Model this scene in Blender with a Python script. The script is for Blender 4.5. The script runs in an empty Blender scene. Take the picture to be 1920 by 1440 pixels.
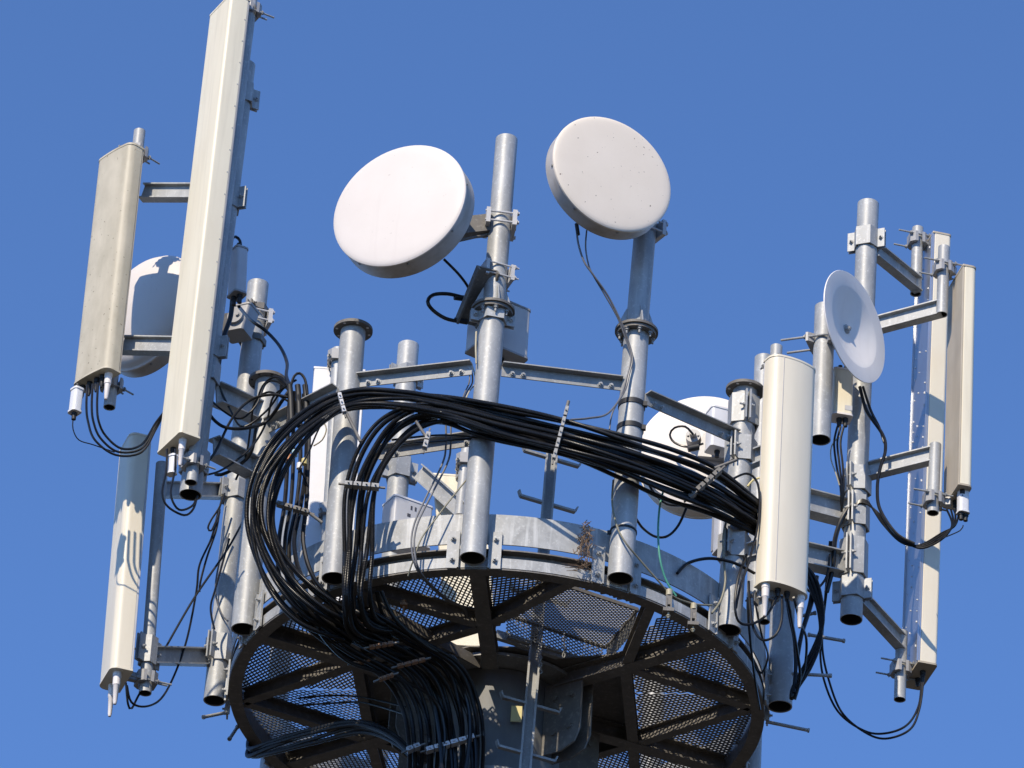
import bpy, math, random
from mathutils import Vector, Matrix
R_ = math.radians
random.seed(7)
S = bpy.context.scene
COL = S.collection

# ------------------------------------------------------------------ camera
F = 10059.0                       # focal length in photo pixels (1920 wide)
TH, RO = R_(33.27), R_(3.64)      # pitch up, roll
FW = Vector((0, math.cos(TH), math.sin(TH)))
U0 = Vector((0, -math.sin(TH), math.cos(TH)))
X0 = Vector((1, 0, 0))
RT = X0*math.cos(RO) + U0*math.sin(RO)
UP = U0*math.cos(RO) - X0*math.sin(RO)
def ray(px, py): return FW + RT*((px-960)/F) + UP*((720-py)/F)
CAM = -ray(930.4, 1326.5)*30.0    # platform centre is the world origin, 30 m away
GROUND = CAM.z - 1.65
def W(px, py, y):
    """world point seen at a photo pixel, at world depth y"""
    r = ray(px, py); return CAM + r*((y-CAM.y)/r.y)
def Wz(px, py, z):
    r = ray(px, py); return CAM + r*((z-CAM.z)/r.z)
cd = bpy.data.cameras.new('camera'); co = bpy.data.objects.new('camera', cd); COL.objects.link(co)
cd.sensor_width = 36; cd.lens = F/1920*36; cd.clip_start = .5; cd.clip_end = 20000
M = Matrix((RT, UP, -FW)).transposed().to_4x4(); M.translation = CAM
co.matrix_world = M; S.camera = co

# ------------------------------------------------------------------ light
SUN_AZ, SUN_EL = 25.0, 42.0       # degrees left of the view direction behind the camera, elevation
w = bpy.data.worlds.new('World'); S.world = w; w.use_nodes = True
nt = w.node_tree; bg = nt.nodes['Background']
sky = nt.nodes.new('ShaderNodeTexSky'); sky.sky_type = 'NISHITA'; sky.sun_disc = False
sky.sun_elevation = R_(SUN_EL); sky.sun_rotation = R_(180+SUN_AZ)
sky.altitude = 8000; sky.air_density = 1.7; sky.dust_density = 0.0; sky.ozone_density = 9.0
nt.links.new(sky.outputs[0], bg.inputs[0]); bg.inputs[1].default_value = 0.15
sd = Vector((-math.sin(R_(SUN_AZ))*math.cos(R_(SUN_EL)), -math.cos(R_(SUN_AZ))*math.cos(R_(SUN_EL)), math.sin(R_(SUN_EL))))
sl = bpy.data.lights.new('sun', 'SUN'); sl.energy = 3.05; sl.angle = R_(.53); sl.color = (1, .885, .715)
so = bpy.data.objects.new('sun', sl); COL.objects.link(so)
so.rotation_euler = sd.to_track_quat('Z', 'Y').to_euler(); so.location = (-10, -20, 20)
S.view_settings.view_transform = 'Standard'; S.view_settings.look = 'None'
S.view_settings.exposure = 0.82; S.view_settings.gamma = 1
S.cycles.max_bounces = 6; S.cycles.diffuse_bounces = 3; S.cycles.glossy_bounces = 3

# ------------------------------------------------------------------ materials
def mat(name, c1, c2, scale=8, rough=(.45, .6), metal=0., stretch=(1, 1, 1), streak=None, bump=0., specks=None, fine=None, spec=.5):
    m = bpy.data.materials.new(name); m.use_nodes = True
    N, L = m.node_tree.nodes, m.node_tree.links
    b = N['Principled BSDF']; b.inputs['Metallic'].default_value = metal; b.inputs['Specular IOR Level'].default_value = spec
    tc = N.new('ShaderNodeTexCoord'); oi = N.new('ShaderNodeObjectInfo')
    ad = N.new('ShaderNodeVectorMath'); ad.operation = 'MULTIPLY_ADD'
    cb = N.new('ShaderNodeCombineXYZ')
    for i in range(3): L.new(oi.outputs['Random'], cb.inputs[i])
    L.new(cb.outputs[0], ad.inputs[0]); ad.inputs[1].default_value = (37, 19, 53); L.new(tc.outputs['Object'], ad.inputs[2])
    mp = N.new('ShaderNodeMapping'); mp.inputs['Scale'].default_value = stretch; L.new(ad.outputs[0], mp.inputs[0])
    n1 = N.new('ShaderNodeTexNoise'); n1.inputs['Scale'].default_value = scale; n1.inputs['Detail'].default_value = 6; n1.inputs['Roughness'].default_value = .62
    L.new(mp.outputs[0], n1.inputs['Vector'])
    def ramp(src, a, bb):
        r = N.new('ShaderNodeMapRange'); r.inputs[1].default_value = a; r.inputs[2].default_value = bb; L.new(src, r.inputs[0]); return r.outputs[0]
    def mix(f, a, bb):
        x = N.new('ShaderNodeMix'); x.data_type = 'RGBA'
        if f is not None: L.new(f, x.inputs[0])
        for v, i in ((a, 6), (bb, 7)):
            if isinstance(v, tuple): x.inputs[i].default_value = (*v, 1)
            else: L.new(v, x.inputs[i])
        return x.outputs[2]
    col = mix(ramp(n1.outputs[0], .3, .7), c1, c2)
    if streak:                      # vertical dirt runs with their own shape
        sc, amt, lo, hi, cs = streak
        mp2 = N.new('ShaderNodeMapping'); mp2.inputs['Scale'].default_value = (sc, sc, sc*.06); L.new(ad.outputs[0], mp2.inputs[0])
        n2 = N.new('ShaderNodeTexNoise'); n2.inputs['Scale'].default_value = 1; n2.inputs['Detail'].default_value = 5; L.new(mp2.outputs[0], n2.inputs['Vector'])
        f = N.new('ShaderNodeMath'); f.operation = 'MULTIPLY'; L.new(ramp(n2.outputs[0], lo, hi), f.inputs[0]); f.inputs[1].default_value = amt
        col = mix(f.outputs[0], col, cs)
    if fine:                        # zinc spangle / scuffs
        sc, amt, cf = fine
        vo = N.new('ShaderNodeTexNoise'); vo.inputs['Scale'].default_value = sc; vo.inputs['Detail'].default_value = 3; vo.inputs['Roughness'].default_value = .7
        L.new(ad.outputs[0], vo.inputs['Vector'])
        f = N.new('ShaderNodeMath'); f.operation = 'MULTIPLY'; L.new(ramp(vo.outputs[0], .56, .66), f.inputs[0]); f.inputs[1].default_value = amt
        col = mix(f.outputs[0], col, cf)
    if specks:
        sc, thr, cs = specks
        n3 = N.new('ShaderNodeTexNoise'); n3.inputs['Scale'].default_value = sc; n3.inputs['Detail'].default_value = 2; L.new(ad.outputs[0], n3.inputs['Vector'])
        col = mix(ramp(n3.outputs[0], thr, thr+.03), col, cs)
    L.new(col, b.inputs['Base Color'])
    rr = N.new('ShaderNodeMapRange'); rr.inputs[3].default_value = rough[0]; rr.inputs[4].default_value = rough[1]; L.new(n1.outputs[0], rr.inputs[0])
    L.new(rr.outputs[0], b.inputs['Roughness'])
    if bump:
        bp = N.new('ShaderNodeBump'); bp.inputs['Strength'].default_value = bump; bp.inputs['Distance'].default_value = .004
        L.new(n1.outputs[0], bp.inputs['Height']); L.new(bp.outputs[0], b.inputs['Normal'])
    return m
GALV = mat('galvanised_steel', (.26, .263, .258), (.41, .415, .405), 7, (.42, .6), .12, (1, 1, .6), (26, .35, .55, .75, (.62, .615, .60)), .08, None, (55, .35, (.66, .655, .64)))
GALVD = mat('dull_galvanised_steel', (.23, .229, .22), (.34, .338, .325), 9, (.5, .65), .1, (1, 1, .5), (30, .4, .5, .75, (.22, .22, .21)), .08, None, (70, .3, (.6, .62, .62)))
BAND = mat('weathered_galvanised_sheet', (.26, .262, .255), (.43, .432, .42), 14, (.5, .7), .08, (1, 1, .7), (34, .6, .55, .7, (.62, .62, .60)), .1, None, (60, .4, (.58, .58, .57)))
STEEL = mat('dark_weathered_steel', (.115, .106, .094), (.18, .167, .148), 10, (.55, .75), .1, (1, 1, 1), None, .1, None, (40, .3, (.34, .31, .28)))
RUST = mat('rusty_steel', (.2, .1, .05), (.34, .2, .12), 30, (.6, .8), .1)
BEIGE = mat('beige_radome', (.74, .66, .49), (.80, .73, .56), 4, (.38, .5), 0, (1, 1, .3), (28, .35, .5, .8, (.47, .42, .31)), 0, None, None, .4)
DIRTY = mat('dirty_beige_radome', (.43, .385, .285), (.58, .52, .40), 6, (.45, .6), 0, (1, 1, .6), (11, .4, .45, .75, (.31, .265, .18)), .03, (45, .70, (.2, .17, .12)), None, .35)
CREAM = mat('cream_radome', (.69, .62, .48), (.75, .68, .54), 4, (.36, .48), 0, (1, 1, .3), (30, .25, .5, .8, (.62, .56, .44)), 0, None, None, .4)
WHITE = mat('white_radome', (.63, .57, .515), (.67, .61, .555), 3, (.42, .5), 0, (1, 1, 1), (16, .4, .6, .8, (.55, .49, .44)), 0, (55, .735, (.45, .4, .36)), None, .35)
PALE = mat('pale_radome', (.70, .615, .505), (.75, .665, .555), 3, (.42, .5), 0, (1, 1, 1), (16, .3, .6, .8, (.6, .53, .46)), 0, (48, .712, (.17, .13, .10)), None, .35)
SHROUD = mat('painted_shroud', (.42, .39, .36), (.5, .47, .44), 10, (.4, .55), 0, (1, 1, 1), (20, .5, .5, .7, (.3, .26, .2)))
WPLATE = mat('white_painted_plate', (.66, .65, .65), (.72, .71, .71), 6, (.4, .5), 0)
BOWL = mat('white_dish_paint', (.74, .70, .655), (.79, .75, .705), 6, (.4, .5), 0, (1, 1, 1), (14, .3, .55, .8, (.62, .58, .54)))
MESH = mat('galvanised_mesh', (.15, .148, .142), (.24, .237, .227), 12, (.5, .7), .1)
MASTM = mat('aged_mast_steel', (.105, .107, .107), (.17, .173, .173), 6, (.5, .65), .1, (1, 1, .3), (16, .4, .5, .75, (.13, .125, .115)))
ALU = mat('bare_aluminium', (.44, .45, .47), (.54, .55, .57), 4, (.3, .42), .85, (1, 1, .15))
LGREY = mat('light_grey_paint', (.46, .455, .455), (.53, .525, .525), 8, (.35, .5), 0)
MGREY = mat('mid_grey_paint', (.27, .265, .26), (.35, .345, .34), 8, (.4, .55), .1)
BROWNISH = mat('brownish_back_panel', (.38, .325, .24), (.47, .41, .315), 9, (.5, .7), 0, (1, 1, .4), (14, .4, .45, .75, (.28, .23, .16)))
BLACK = mat('black_cable_jacket', (.006, .006, .006), (.012, .0115, .011), 20, (.24, .36), 0, (1, 1, 1), None, 0, None, (30, .25, (.035, .032, .028)), .3)
RUBBER = mat('black_rubber', (.009, .0088, .0085), (.018, .0175, .017), 20, (.5, .65), 0)
GREYCB = mat('grey_cable_jacket', (.10, .10, .105), (.15, .15, .155), 20, (.35, .5), 0)
GREENCB = mat('green_earth_wire', (.05, .24, .17), (.08, .32, .22), 20, (.4, .5), 0)
TANCB = mat('tan_earth_wire', (.36, .31, .2), (.45, .4, .28), 20, (.45, .6), 0)
BROWNCB = mat('olive_earth_wire', (.16, .15, .10), (.25, .23, .16), 20, (.5, .6), 0)
PLASTIC = mat('white_plastic', (.66, .65, .64), (.72, .71, .70), 10, (.35, .45), 0)
PINKISH = mat('offwhite_plastic_cone', (.70, .64, .59), (.76, .70, .65), 10, (.4, .5), 0)
HOLESHADE = mat('painted_hole_shade', (.02, .02, .02), (.03, .03, .03), 8, (.8, .9), 0)  # near-black colour stands for the shade inside hollow ends and drilled holes
YELLOW = mat('yellow_tape', (.6, .5, .2), (.66, .56, .26), 9, (.5, .6))
ORANGE = mat('orange_tape', (.55, .2, .06), (.6, .26, .1), 9, (.5, .6))
BLUEW = mat('pale_blue_tape', (.35, .55, .62), (.4, .6, .66), 9, (.5, .6))
STRAW = mat('dry_grass', (.09, .055, .035), (.26, .17, .10), 60, (.7, .9))
INK = mat('dark_print', (.05, .05, .06), (.07, .07, .08), 9, (.6, .7))
SOIL = mat('ground_mix', (.026, .021, .015), (.055, .045, .032), .08, (.9, 1), 0, (1, 1, 1), None, 0, None, (1.5, .5, (.03, .04, .018)))

# ------------------------------------------------------------------ mesh helpers
def ortho(a, hint=Vector((0, 0, 1))):
    a = a.normalized(); h = hint if abs(a.dot(hint)) < .98 else Vector((1, 0, 0))
    u = (h - a*h.dot(a)).normalized(); return u, a.cross(u)
class MB:
    def __init__(s): s.v = []; s.f = []; s.sm = []
    def add(s, vs, fs, sm=False):
        o = len(s.v); s.v += [Vector(q) for q in vs]; s.f += [tuple(i+o for i in f) for f in fs]; s.sm += [sm]*len(fs); return s
    def box(s, c, a, b, d):
        """centre and three half-extent vectors"""
        vs = [c + a*i + b*j + d*k for i in (-1, 1) for j in (-1, 1) for k in (-1, 1)]
        return s.add(vs, [(0, 1, 3, 2), (4, 6, 7, 5), (0, 4, 5, 1), (2, 3, 7, 6), (0, 2, 6, 4), (1, 5, 7, 3)])
    def bar(s, p, q, wd, h, up=Vector((0, 0, 1)), off=(0, 0)):
        u, t = ortho(q-p, up); c = (p+q)/2 + u*off[1] + t*off[0]
        return s.box(c, (q-p)/2, u*h/2, t*wd/2)
    def cyl(s, p, q, r, n=20, r2=None, caps=True):
        r2 = r if r2 is None else r2; u, t = ortho(q-p)
        vs = []
        for c, rr in ((p, r), (q, r2)):
            vs += [c + (u*math.cos(2*math.pi*i/n) + t*math.sin(2*math.pi*i/n))*rr for i in range(n)]
        s.add(vs, [(i, (i+1) % n, n+(i+1) % n, n+i) for i in range(n)], True)
        if caps: s.add(vs, [tuple(range(n))[::-1], tuple(range(n, 2*n))])
        return s
    def pipe(s, p, q, r, th=.006, n=32):
        """hollow tube, open at both ends"""
        u, t = ortho(q-p); vs = []
        for c, rr in ((p, r), (q, r), (q, r-th), (p, r-th)):
            vs += [c + (u*math.cos(2*math.pi*i/n) + t*math.sin(2*math.pi*i/n))*rr for i in range(n)]
        for k in range(4):
            a, b = k*n, ((k+1) % 4)*n
            s.add(vs, [], True); o = len(s.v)-4*n
            fs = [(o+a+i, o+a+(i+1) % n, o+b+(i+1) % n, o+b+i) for i in range(n)]
            s.f += fs; s.sm += [k in (0, 2)]*n
        return s
    def tube(s, pts, r, n=8, caps=True, radii=None):
        m = len(pts); vs = []; u = None
        for i, p in enumerate(pts):
            d = (pts[min(i+1, m-1)] - pts[max(i-1, 0)])
            if d.length < 1e-9: d = Vector((0, 0, 1))
            d.normalize()
            if u is None: u, _ = ortho(d)
            u = (u - d*u.dot(d)); u = u.normalized() if u.length > 1e-6 else ortho(d)[0]
            t = d.cross(u); rr = radii[i] if radii else r
            vs += [p + (u*math.cos(2*math.pi*k/n) + t*math.sin(2*math.pi*k/n))*rr for k in range(n)]
        fs = [(i*n+k, i*n+(k+1) % n, (i+1)*n+(k+1) % n, (i+1)*n+k) for i in range(m-1) for k in range(n)]
        s.add(vs, fs, True)
        if caps: s.add([], []); o = len(s.v)-len(vs); s.f += [tuple(o+k for k in range(n))[::-1], tuple(o+(m-1)*n+k for k in range(n))]; s.sm += [False]*2
        return s
    def prism(s, prof, o, ex, ey, ez, smooth=False, caps=True):
        n = len(prof); vs = [o + ex*a + ey*b for a, b in prof] + [o + ex*a + ey*b + ez for a, b in prof]
        s.add(vs, [(i, (i+1) % n, n+(i+1) % n, n+i) for i in range(n)], smooth)
        if caps: s.add(vs, [tuple(range(n))[::-1], tuple(range(n, 2*n))])
        return s
    def lathe(s, prof, o, ax, n=48, hint=Vector((0, 0, 1))):
        ax = ax.normalized(); u, t = ortho(ax, hint); vs = []
        for r, h in prof: vs += [o + ax*h + (u*math.cos(2*math.pi*i/n) + t*math.sin(2*math.pi*i/n))*max(r, 1e-5) for i in range(n)]
        m = len(prof)
        return s.add(vs, [(k*n+i, k*n+(i+1) % n, (k+1)*n+(i+1) % n, (k+1)*n+i) for k in range(m-1) for i in range(n)], True)
    def revolve(s, prof, n=120, z0=0., a0=0., a1=360., sm=True):
        """closed (r,z) profile about the tower axis"""
        m = len(prof); full = abs(a1-a0) >= 359.9; cnt = n if full else n+1; vs = []
        for i in range(cnt):
            a = R_(a0 + (a1-a0)*i/n)
            vs += [Vector((r*math.sin(a), -r*math.cos(a), z+z0)) for r, z in prof]
        fs = [(i*m+k, i*m+(k+1) % m, ((i+1) % cnt)*m+(k+1) % m, ((i+1) % cnt)*m+k) for i in range(n) for k in range(m)]
        s.add(vs, fs, sm)
        if not full: s.add([], []); o = len(s.v)-len(vs); s.f += [tuple(o+k for k in range(m)), tuple(o+(cnt-1)*m+k for k in range(m))[::-1]]; s.sm += [False]*2
        return s
    def bolt(s, p, n, r=.011, l=.012, stud=0.):
        n = n.normalized(); s.cyl(p, p+n*.003, r*1.35, 12); s.cyl(p, p+n*l, r, 6)
        if stud: s.cyl(p, p+n*(l+stud), r*.5, 8)
        return s
    def disc_plate(s, c, ax, r, th, n=40): return s.cyl(c - ax.normalized()*th/2, c + ax.normalized()*th/2, r, n)
    def ibeam(s, p, q, wd, h, t=.007):
        Z = Vector((0, 0, 1))
        s.bar(p, q, wd, t, Z, (0, h/2-t/2)); s.bar(p, q, wd, t, Z, (0, -h/2+t/2)); return s.bar(p, q, t, h-2*t, Z)
    def angle(s, p, q, wd, h, side=1, t=.007):
        """L section: standing leg with a foot along its lower edge"""
        Z = Vector((0, 0, 1)); s.bar(p, q, t, h, Z); return s.bar(p, q, wd, t, Z, (side*(wd/2+t/2), -h/2+t/2))
def rrect(wd, d, rf, rb, k=6, bow=0.):
    """rounded rectangle in (t, n); front is +n and may be bowed"""
    out = []
    for cx, cy, r, a0 in ((wd/2-rf, d/2-rf, rf, 0), (-wd/2+rf, d/2-rf, rf, 90), (-wd/2+rb, -d/2+rb, rb, 180), (wd/2-rb, -d/2+rb, rb, 270)):
        kk = k if r > .004 else 1
        if bow and a0 == 90: out += [((wd/2-rf)*(1-2*i/10), d/2) for i in range(1, 10)]
        out += [(cx + r*math.cos(R_(a0+90*i/kk)), cy + r*math.sin(R_(a0+90*i/kk))) for i in range(kk+1)]
    return [(x, y - (bow*(2*x/wd)**2 if y > 0 else 0)) for x, y in out]
def thing(name, label, cat, loc=(0, 0, 0), group=None):
    o = bpy.data.objects.new(name, None); COL.objects.link(o); o.location = loc; o.empty_display_size = .1
    o['label'] = label; o['category'] = cat
    if group: o['group'] = group
    o['_abs'] = tuple(loc); return o
def build(name, mb, m, parent=None, label=None, kind=None, cat=None, group=None, loc=None):
    me = bpy.data.meshes.new(name)
    base = Vector(parent['_abs']) if parent else (Vector(loc) if loc else Vector((0, 0, 0)))
    me.from_pydata([q-base for q in mb.v], [], mb.f); me.update()
    me.polygons.foreach_set('use_smooth', mb.sm); me.set_sharp_from_angle(angle=R_(38))
    me.materials.append(m)
    o = bpy.data.objects.new(name, me); COL.objects.link(o); o['_abs'] = tuple(base)
    if parent:
        o.parent = parent; o.location = base - Vector(parent['_abs'])
    else: o.location = base
    for k, v in (('label', label), ('kind', kind), ('category', cat), ('group', group)):
        if v: o[k] = v
    return o
def single(name, mb, m, label, cat, group=None):
    return build(name, mb, m, None, label, None, cat, group, mb.v[0])
def azv(az):
    a = R_(az); return Vector((math.sin(a), -math.cos(a), 0)), Vector((math.cos(a), math.sin(a), 0))
def ringp(al, r, z): a = R_(al); return Vector((r*math.sin(a), -r*math.cos(a), z))
def along(p, q, y=None, z=None):
    """point on the line p-q at the pixel row / height"""
    return p + (q-p)*((z-p.z)/(q.z-p.z))
Z = Vector((0, 0, 1))
def row(pole, py):
    """point on a pole axis at photo row py"""
    p, q = pole
    lo, hi = -1.5, 2.5
    def y_of(t):
        d = p + (q-p)*t - CAM; return 720 - F*d.dot(UP)/d.dot(FW)
    for _ in range(50):
        m_ = (lo+hi)/2
        if y_of(m_) > py: lo = m_
        else: hi = m_
    return p + (q-p)*lo
def hump(mb, c, r, az, wing=.05, h=.11, th=.009, gap=.007, back=True, bolts=True, ax=Z):
    """two bent clamp halves round a pole with bolted wings"""
    n, t = azv(az)
    for sg in ((1, -1) if back else (1,)):
        inn = [(-(r+wing), gap), (-r*1.02, gap), (-r*.62, r*1.01), (r*.62, r*1.01), (r*1.02, gap), (r+wing, gap)]
        out = [(r+wing, gap+th), (r*1.02+th*.8, gap+th), (r*.62+th*.5, r*1.01+th), (-r*.62-th*.5, r*1.01+th), (-r*1.02-th*.8, gap+th), (-(r+wing), gap+th)]
        prof = [(a, b*sg) for a, b in inn+out]
        mb.prism(prof, c-ax*h/2, t, n, ax*h)
    if bolts:
        for s in (-1, 1):
            p = c + t*s*(r+wing*.55)
            mb.bolt(p + n*(gap+th), n, .012, .011, .012); mb.cyl(p - n*(gap+th+.03), p, .006, 8); mb.bolt(p - n*(gap+th), -n, .012, .01)
    return mb
def jaws(mb, rods, c, r, az, rod=.12, h=.07, w_=None):
    """small pipe clamp: two V jaws and two long threaded rods along az"""
    n, t = azv(az); hw = w_ or r*1.7
    for sg in (1, -1):
        prof = [(-hw, sg*.012), (-hw, sg*.03), (-hw*.6, sg*(r+.022)), (hw*.6, sg*(r+.022)), (hw, sg*.03), (hw, sg*.012), (r*.45, sg*(r+.004)), (-r*.45, sg*(r+.004))]
        mb.prism(prof, c-Z*h/2, t, n, Z*h)
    for s in (-1, 1):
        for dz in ((.022,) if s < 0 else (-.022,)):
            p = c + t*s*(r+.012) + Z*dz
            rods.cyl(p - n*(r+rod), p + n*(r+.07), .0055, 8); rods.bolt(p - n*(r+.018), -n, .011, .011); rods.bolt(p + n*(r+.022), n, .011, .011)

# ------------------------------------------------------------------ ground and mast
g = MB(); gs = 4000
g.add([(-gs, -gs, GROUND), (gs, -gs, GROUND), (gs, gs, GROUND), (-gs, gs, GROUND)], [(0, 1, 2, 3)])
build('ground', g, SOIL, None, None, 'structure')

mast = thing('tower_mast', 'wide dark round steel mast carrying the platform, behind the cable run and ladder', 'mast', (0, 0, GROUND))
m = MB(); mc = (0, .04)
m.pipe(Vector((0, .04, GROUND)), Vector((0, .04, .06)), .37, .02, 64); build('tube', m, MASTM, mast)
m = MB(); m.disc_plate(Vector((0, .04, .08)), Z, .5, .02, 64); build('top_plate', m, GALVD, mast)
m = MB(); m.disc_plate(Vector((0, .04, -.62)), Z, .46, .03, 64); m.disc_plate(Vector((0, .04, -.66)), Z, .46, .03, 64)
for k in range(24):
    a = 2*math.pi*k/24; m.bolt(Vector((.42*math.cos(a), .04+.42*math.sin(a), -.675)), -Z, .016, .016, .02)
build('flange', m, GALVD, mast)
for k in range(1, 6):
    al = -6+60*k; d = ringp(al, 1, 0); t = Vector((d.y, -d.x, 0)).normalized(); c = Vector((0, .04, 0))
    m = MB()
    for s in (-.05, .05):
        m.prism([(.372, .02), (.62, .02), (.62, -.30), (.585, -.38), (.50, -.42), (.372, -.42)], c + t*s, d, Z, t*.012)
    for (rr, zz) in ((.45, -.08), (.56, -.08), (.45, -.3), (.55, -.28)): m.bolt(c + d*rr + t*.062 + Z*zz, t, .016, .014); m.bolt(c + d*rr - t*.05 + Z*zz, -t, .016, .014)
    build('gusset_plate', m, STEEL, mast)

# ------------------------------------------------------------------ platform
pf = thing('antenna_platform', 'round steel platform with perforated mesh deck, radial beams and pale rim band', 'platform')
m = MB(); m.revolve([(1.44, 0), (1.50, 0), (1.50, .062), (1.492, .062), (1.492, .008), (1.44, .008)], 144); build('rim_channel', m, BAND, pf)
m = MB(); m.revolve([(1.44, .0082), (1.452, .0082), (1.452, .112), (1.44, .112)], 144); m.revolve([(1.44, .1122), (1.496, .1122), (1.496, .12), (1.44, .12)], 144)
build('rim_web', m, STEEL, pf)
m = MB(); m.revolve([(1.425, -.010), (1.497, -.010), (1.497, -.002), (1.425, -.002)], 144); build('bottom_ring', m, STEEL, pf)
gaps = [(-96, -6.5), (-5.5, 53), (55, 264)]
for a0, a1 in gaps:
    m = MB(); m.revolve([(1.494, .147), (1.502, .147), (1.502, .335), (1.494, .335)], 72, 0, a0, a1)
    build('toe_band', m, BAND, pf)
HX = .86
for k in range(6):
    al = -6+60*k
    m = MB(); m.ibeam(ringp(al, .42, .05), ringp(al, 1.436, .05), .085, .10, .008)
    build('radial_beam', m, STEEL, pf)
    m = MB(); m.ibeam(ringp(al, HX, .05)+ (ringp(al+60, HX, .05)-ringp(al, HX, .05))*.05, ringp(al+60, HX, .05) - (ringp(al+60, HX, .05)-ringp(al, HX, .05))*.05, .06, .09, .007)
    if k != 0: build('inner_beam', m, STEEL, pf)
    ends = (al+30, al+30) if k != 0 else (al+21, al+40)
    for st, en in ((al, ends[0]), (al+60, ends[1])):
        m = MB(); p, q = ringp(st, HX, .048), ringp(en, 1.43, .048); d = (q-p).normalized()
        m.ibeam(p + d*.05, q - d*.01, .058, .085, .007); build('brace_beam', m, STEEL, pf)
# solid hub plate inside the hexagon, open at the front for cables and ladder
hexv = [ringp(-6+60*k, HX-.02, .105) for k in range(6)]
m = MB()
poly = [hexv[1], hexv[2], hexv[3], hexv[4], hexv[5], ringp(-50, .5, .105), ringp(-20, .5, .105), ringp(10, .5, .105), ringp(38, .5, .105)]
m.add([q for q in poly] + [q+Z*.008 for q in poly], [tuple(range(9))[::-1], tuple(range(9, 18))] + [(i, (i+1) % 9, 9+(i+1) % 9, 9+i) for i in range(9)])
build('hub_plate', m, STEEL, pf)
# expanded metal deck, one panel per sector
def strand_mesh(c, ex, ey, w_, h_, inside, cl=.044, cs=.029, sw=.0085, th=.004):
    """diamond mesh lattice in the plane (ex, ey) filtered by inside(point)"""
    mb = MB(); nz = ex.cross(ey).normalized()
    for i in range(int(w_/cl*2)+2):
        for j in range(int(h_/cs*2)+2):
            if (i+j) % 2: continue
            a = c + ex*(i*cl/2) + ey*(j*cs/2)
            for dj in (-1, 1):
                b = a + ex*(cl/2) + ey*(dj*cs/2); mid = (a+b)/2
                if not (inside(a) and inside(b)): continue
                d = (b-a)/2; tt = d.normalized().cross(nz)
                tl = (nz*.42 + tt*.9).normalized(); nn = tl.cross(d.normalized())
                mb.box(mid, d*1.04, tl*sw/2, nn*th/2)
    return mb
def quad_in(P):
    def f(p):
        for i in range(4):
            a, b = P[i], P[(i+1) % 4]
            if (b.x-a.x)*(p.y-a.y) - (b.y-a.y)*(p.x-a.x) < 0: return False
        return True
    return f
HOLE = quad_in([Wz(1075, 1100, .1), Wz(1242, 1150, .1), Wz(1138, 1258, .1), Wz(925, 1182, .1)])
def hexr(al):
    x = ((al+6) % 60) - 30; return HX*math.cos(R_(30))/math.cos(R_(x))
for k in range(12):
    a0 = -6+30*k
    am = a0+15; nr, tt = azv(am)
    def ins(p, a0=a0):
        r = math.hypot(p.x, p.y); al = math.degrees(math.atan2(p.x, -p.y))
        da = (al-a0) % 360
        lim = .64 if k in (10, 11, 0, 1) else hexr(al)+.02
        return da < 30 and lim < r < 1.445 and not (k in (0, 1) and HOLE(p))
    if k in (5, 6, 7, 9): ex, ey = tt, nr
    else: ex, ey = (nr, tt) if k % 2 else ((nr+tt*.5).normalized(), (tt-nr*.5).normalized())
    # local rectangle that covers the sector
    c = nr*.55 - tt*.55
    def cover(c0, ex, ey): return c0
    mb = strand_mesh(nr*1.1 - ex*.75 - ey*.75 + Z*.104, ex, ey, 1.5, 1.5, ins)
    build('deck_mesh', mb, MESH, pf)
# raised mesh hatch box over the ladder opening
m = MB(); m.bar(Wz(930, 1190, .13), Wz(1085, 1240, .13), .03, .05); build('slot_edge_bar', m, BAND, pf)
ht = thing('mesh_hatch', 'raised mesh hatch box above the ladder opening at the front right of the deck', 'hatch', ringp(24, 1.1, .12))
A, B, C_, D_ = Wz(1062, 1098, .23), Wz(1196, 1143, .23), Wz(1136, 1214, .23), Wz(948, 1152, .23)
ex = (B-A).normalized(); ey = Z.cross(ex)
mb = strand_mesh(A - ex*.5 - ey*.4, ex, ey, 1.4, 1.3, quad_in([A, B, C_, D_]), .034, .021, .006); build('top_mesh', mb, GALVD, ht)
for P0, P1 in ((B, C_), (C_, D_)):
    e1 = (P1-P0).normalized(); L_ = (P1-P0).length
    mb = strand_mesh(P0 - Z*.115, e1, Z, L_, .10, lambda p, P0=P0, e1=e1, L_=L_: 0 < (p-P0).dot(e1) < L_ and P0.z-.12 < p.z < P0.z, .034, .021, .006)
    build('side_mesh', mb, GALVD, ht)
mb = MB()
for P0, P1 in ((A, B), (B, C_), (C_, D_), (D_, A)): mb.bar(P0, P1, .012, .02)
build('frame', mb, STEEL, ht)

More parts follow.
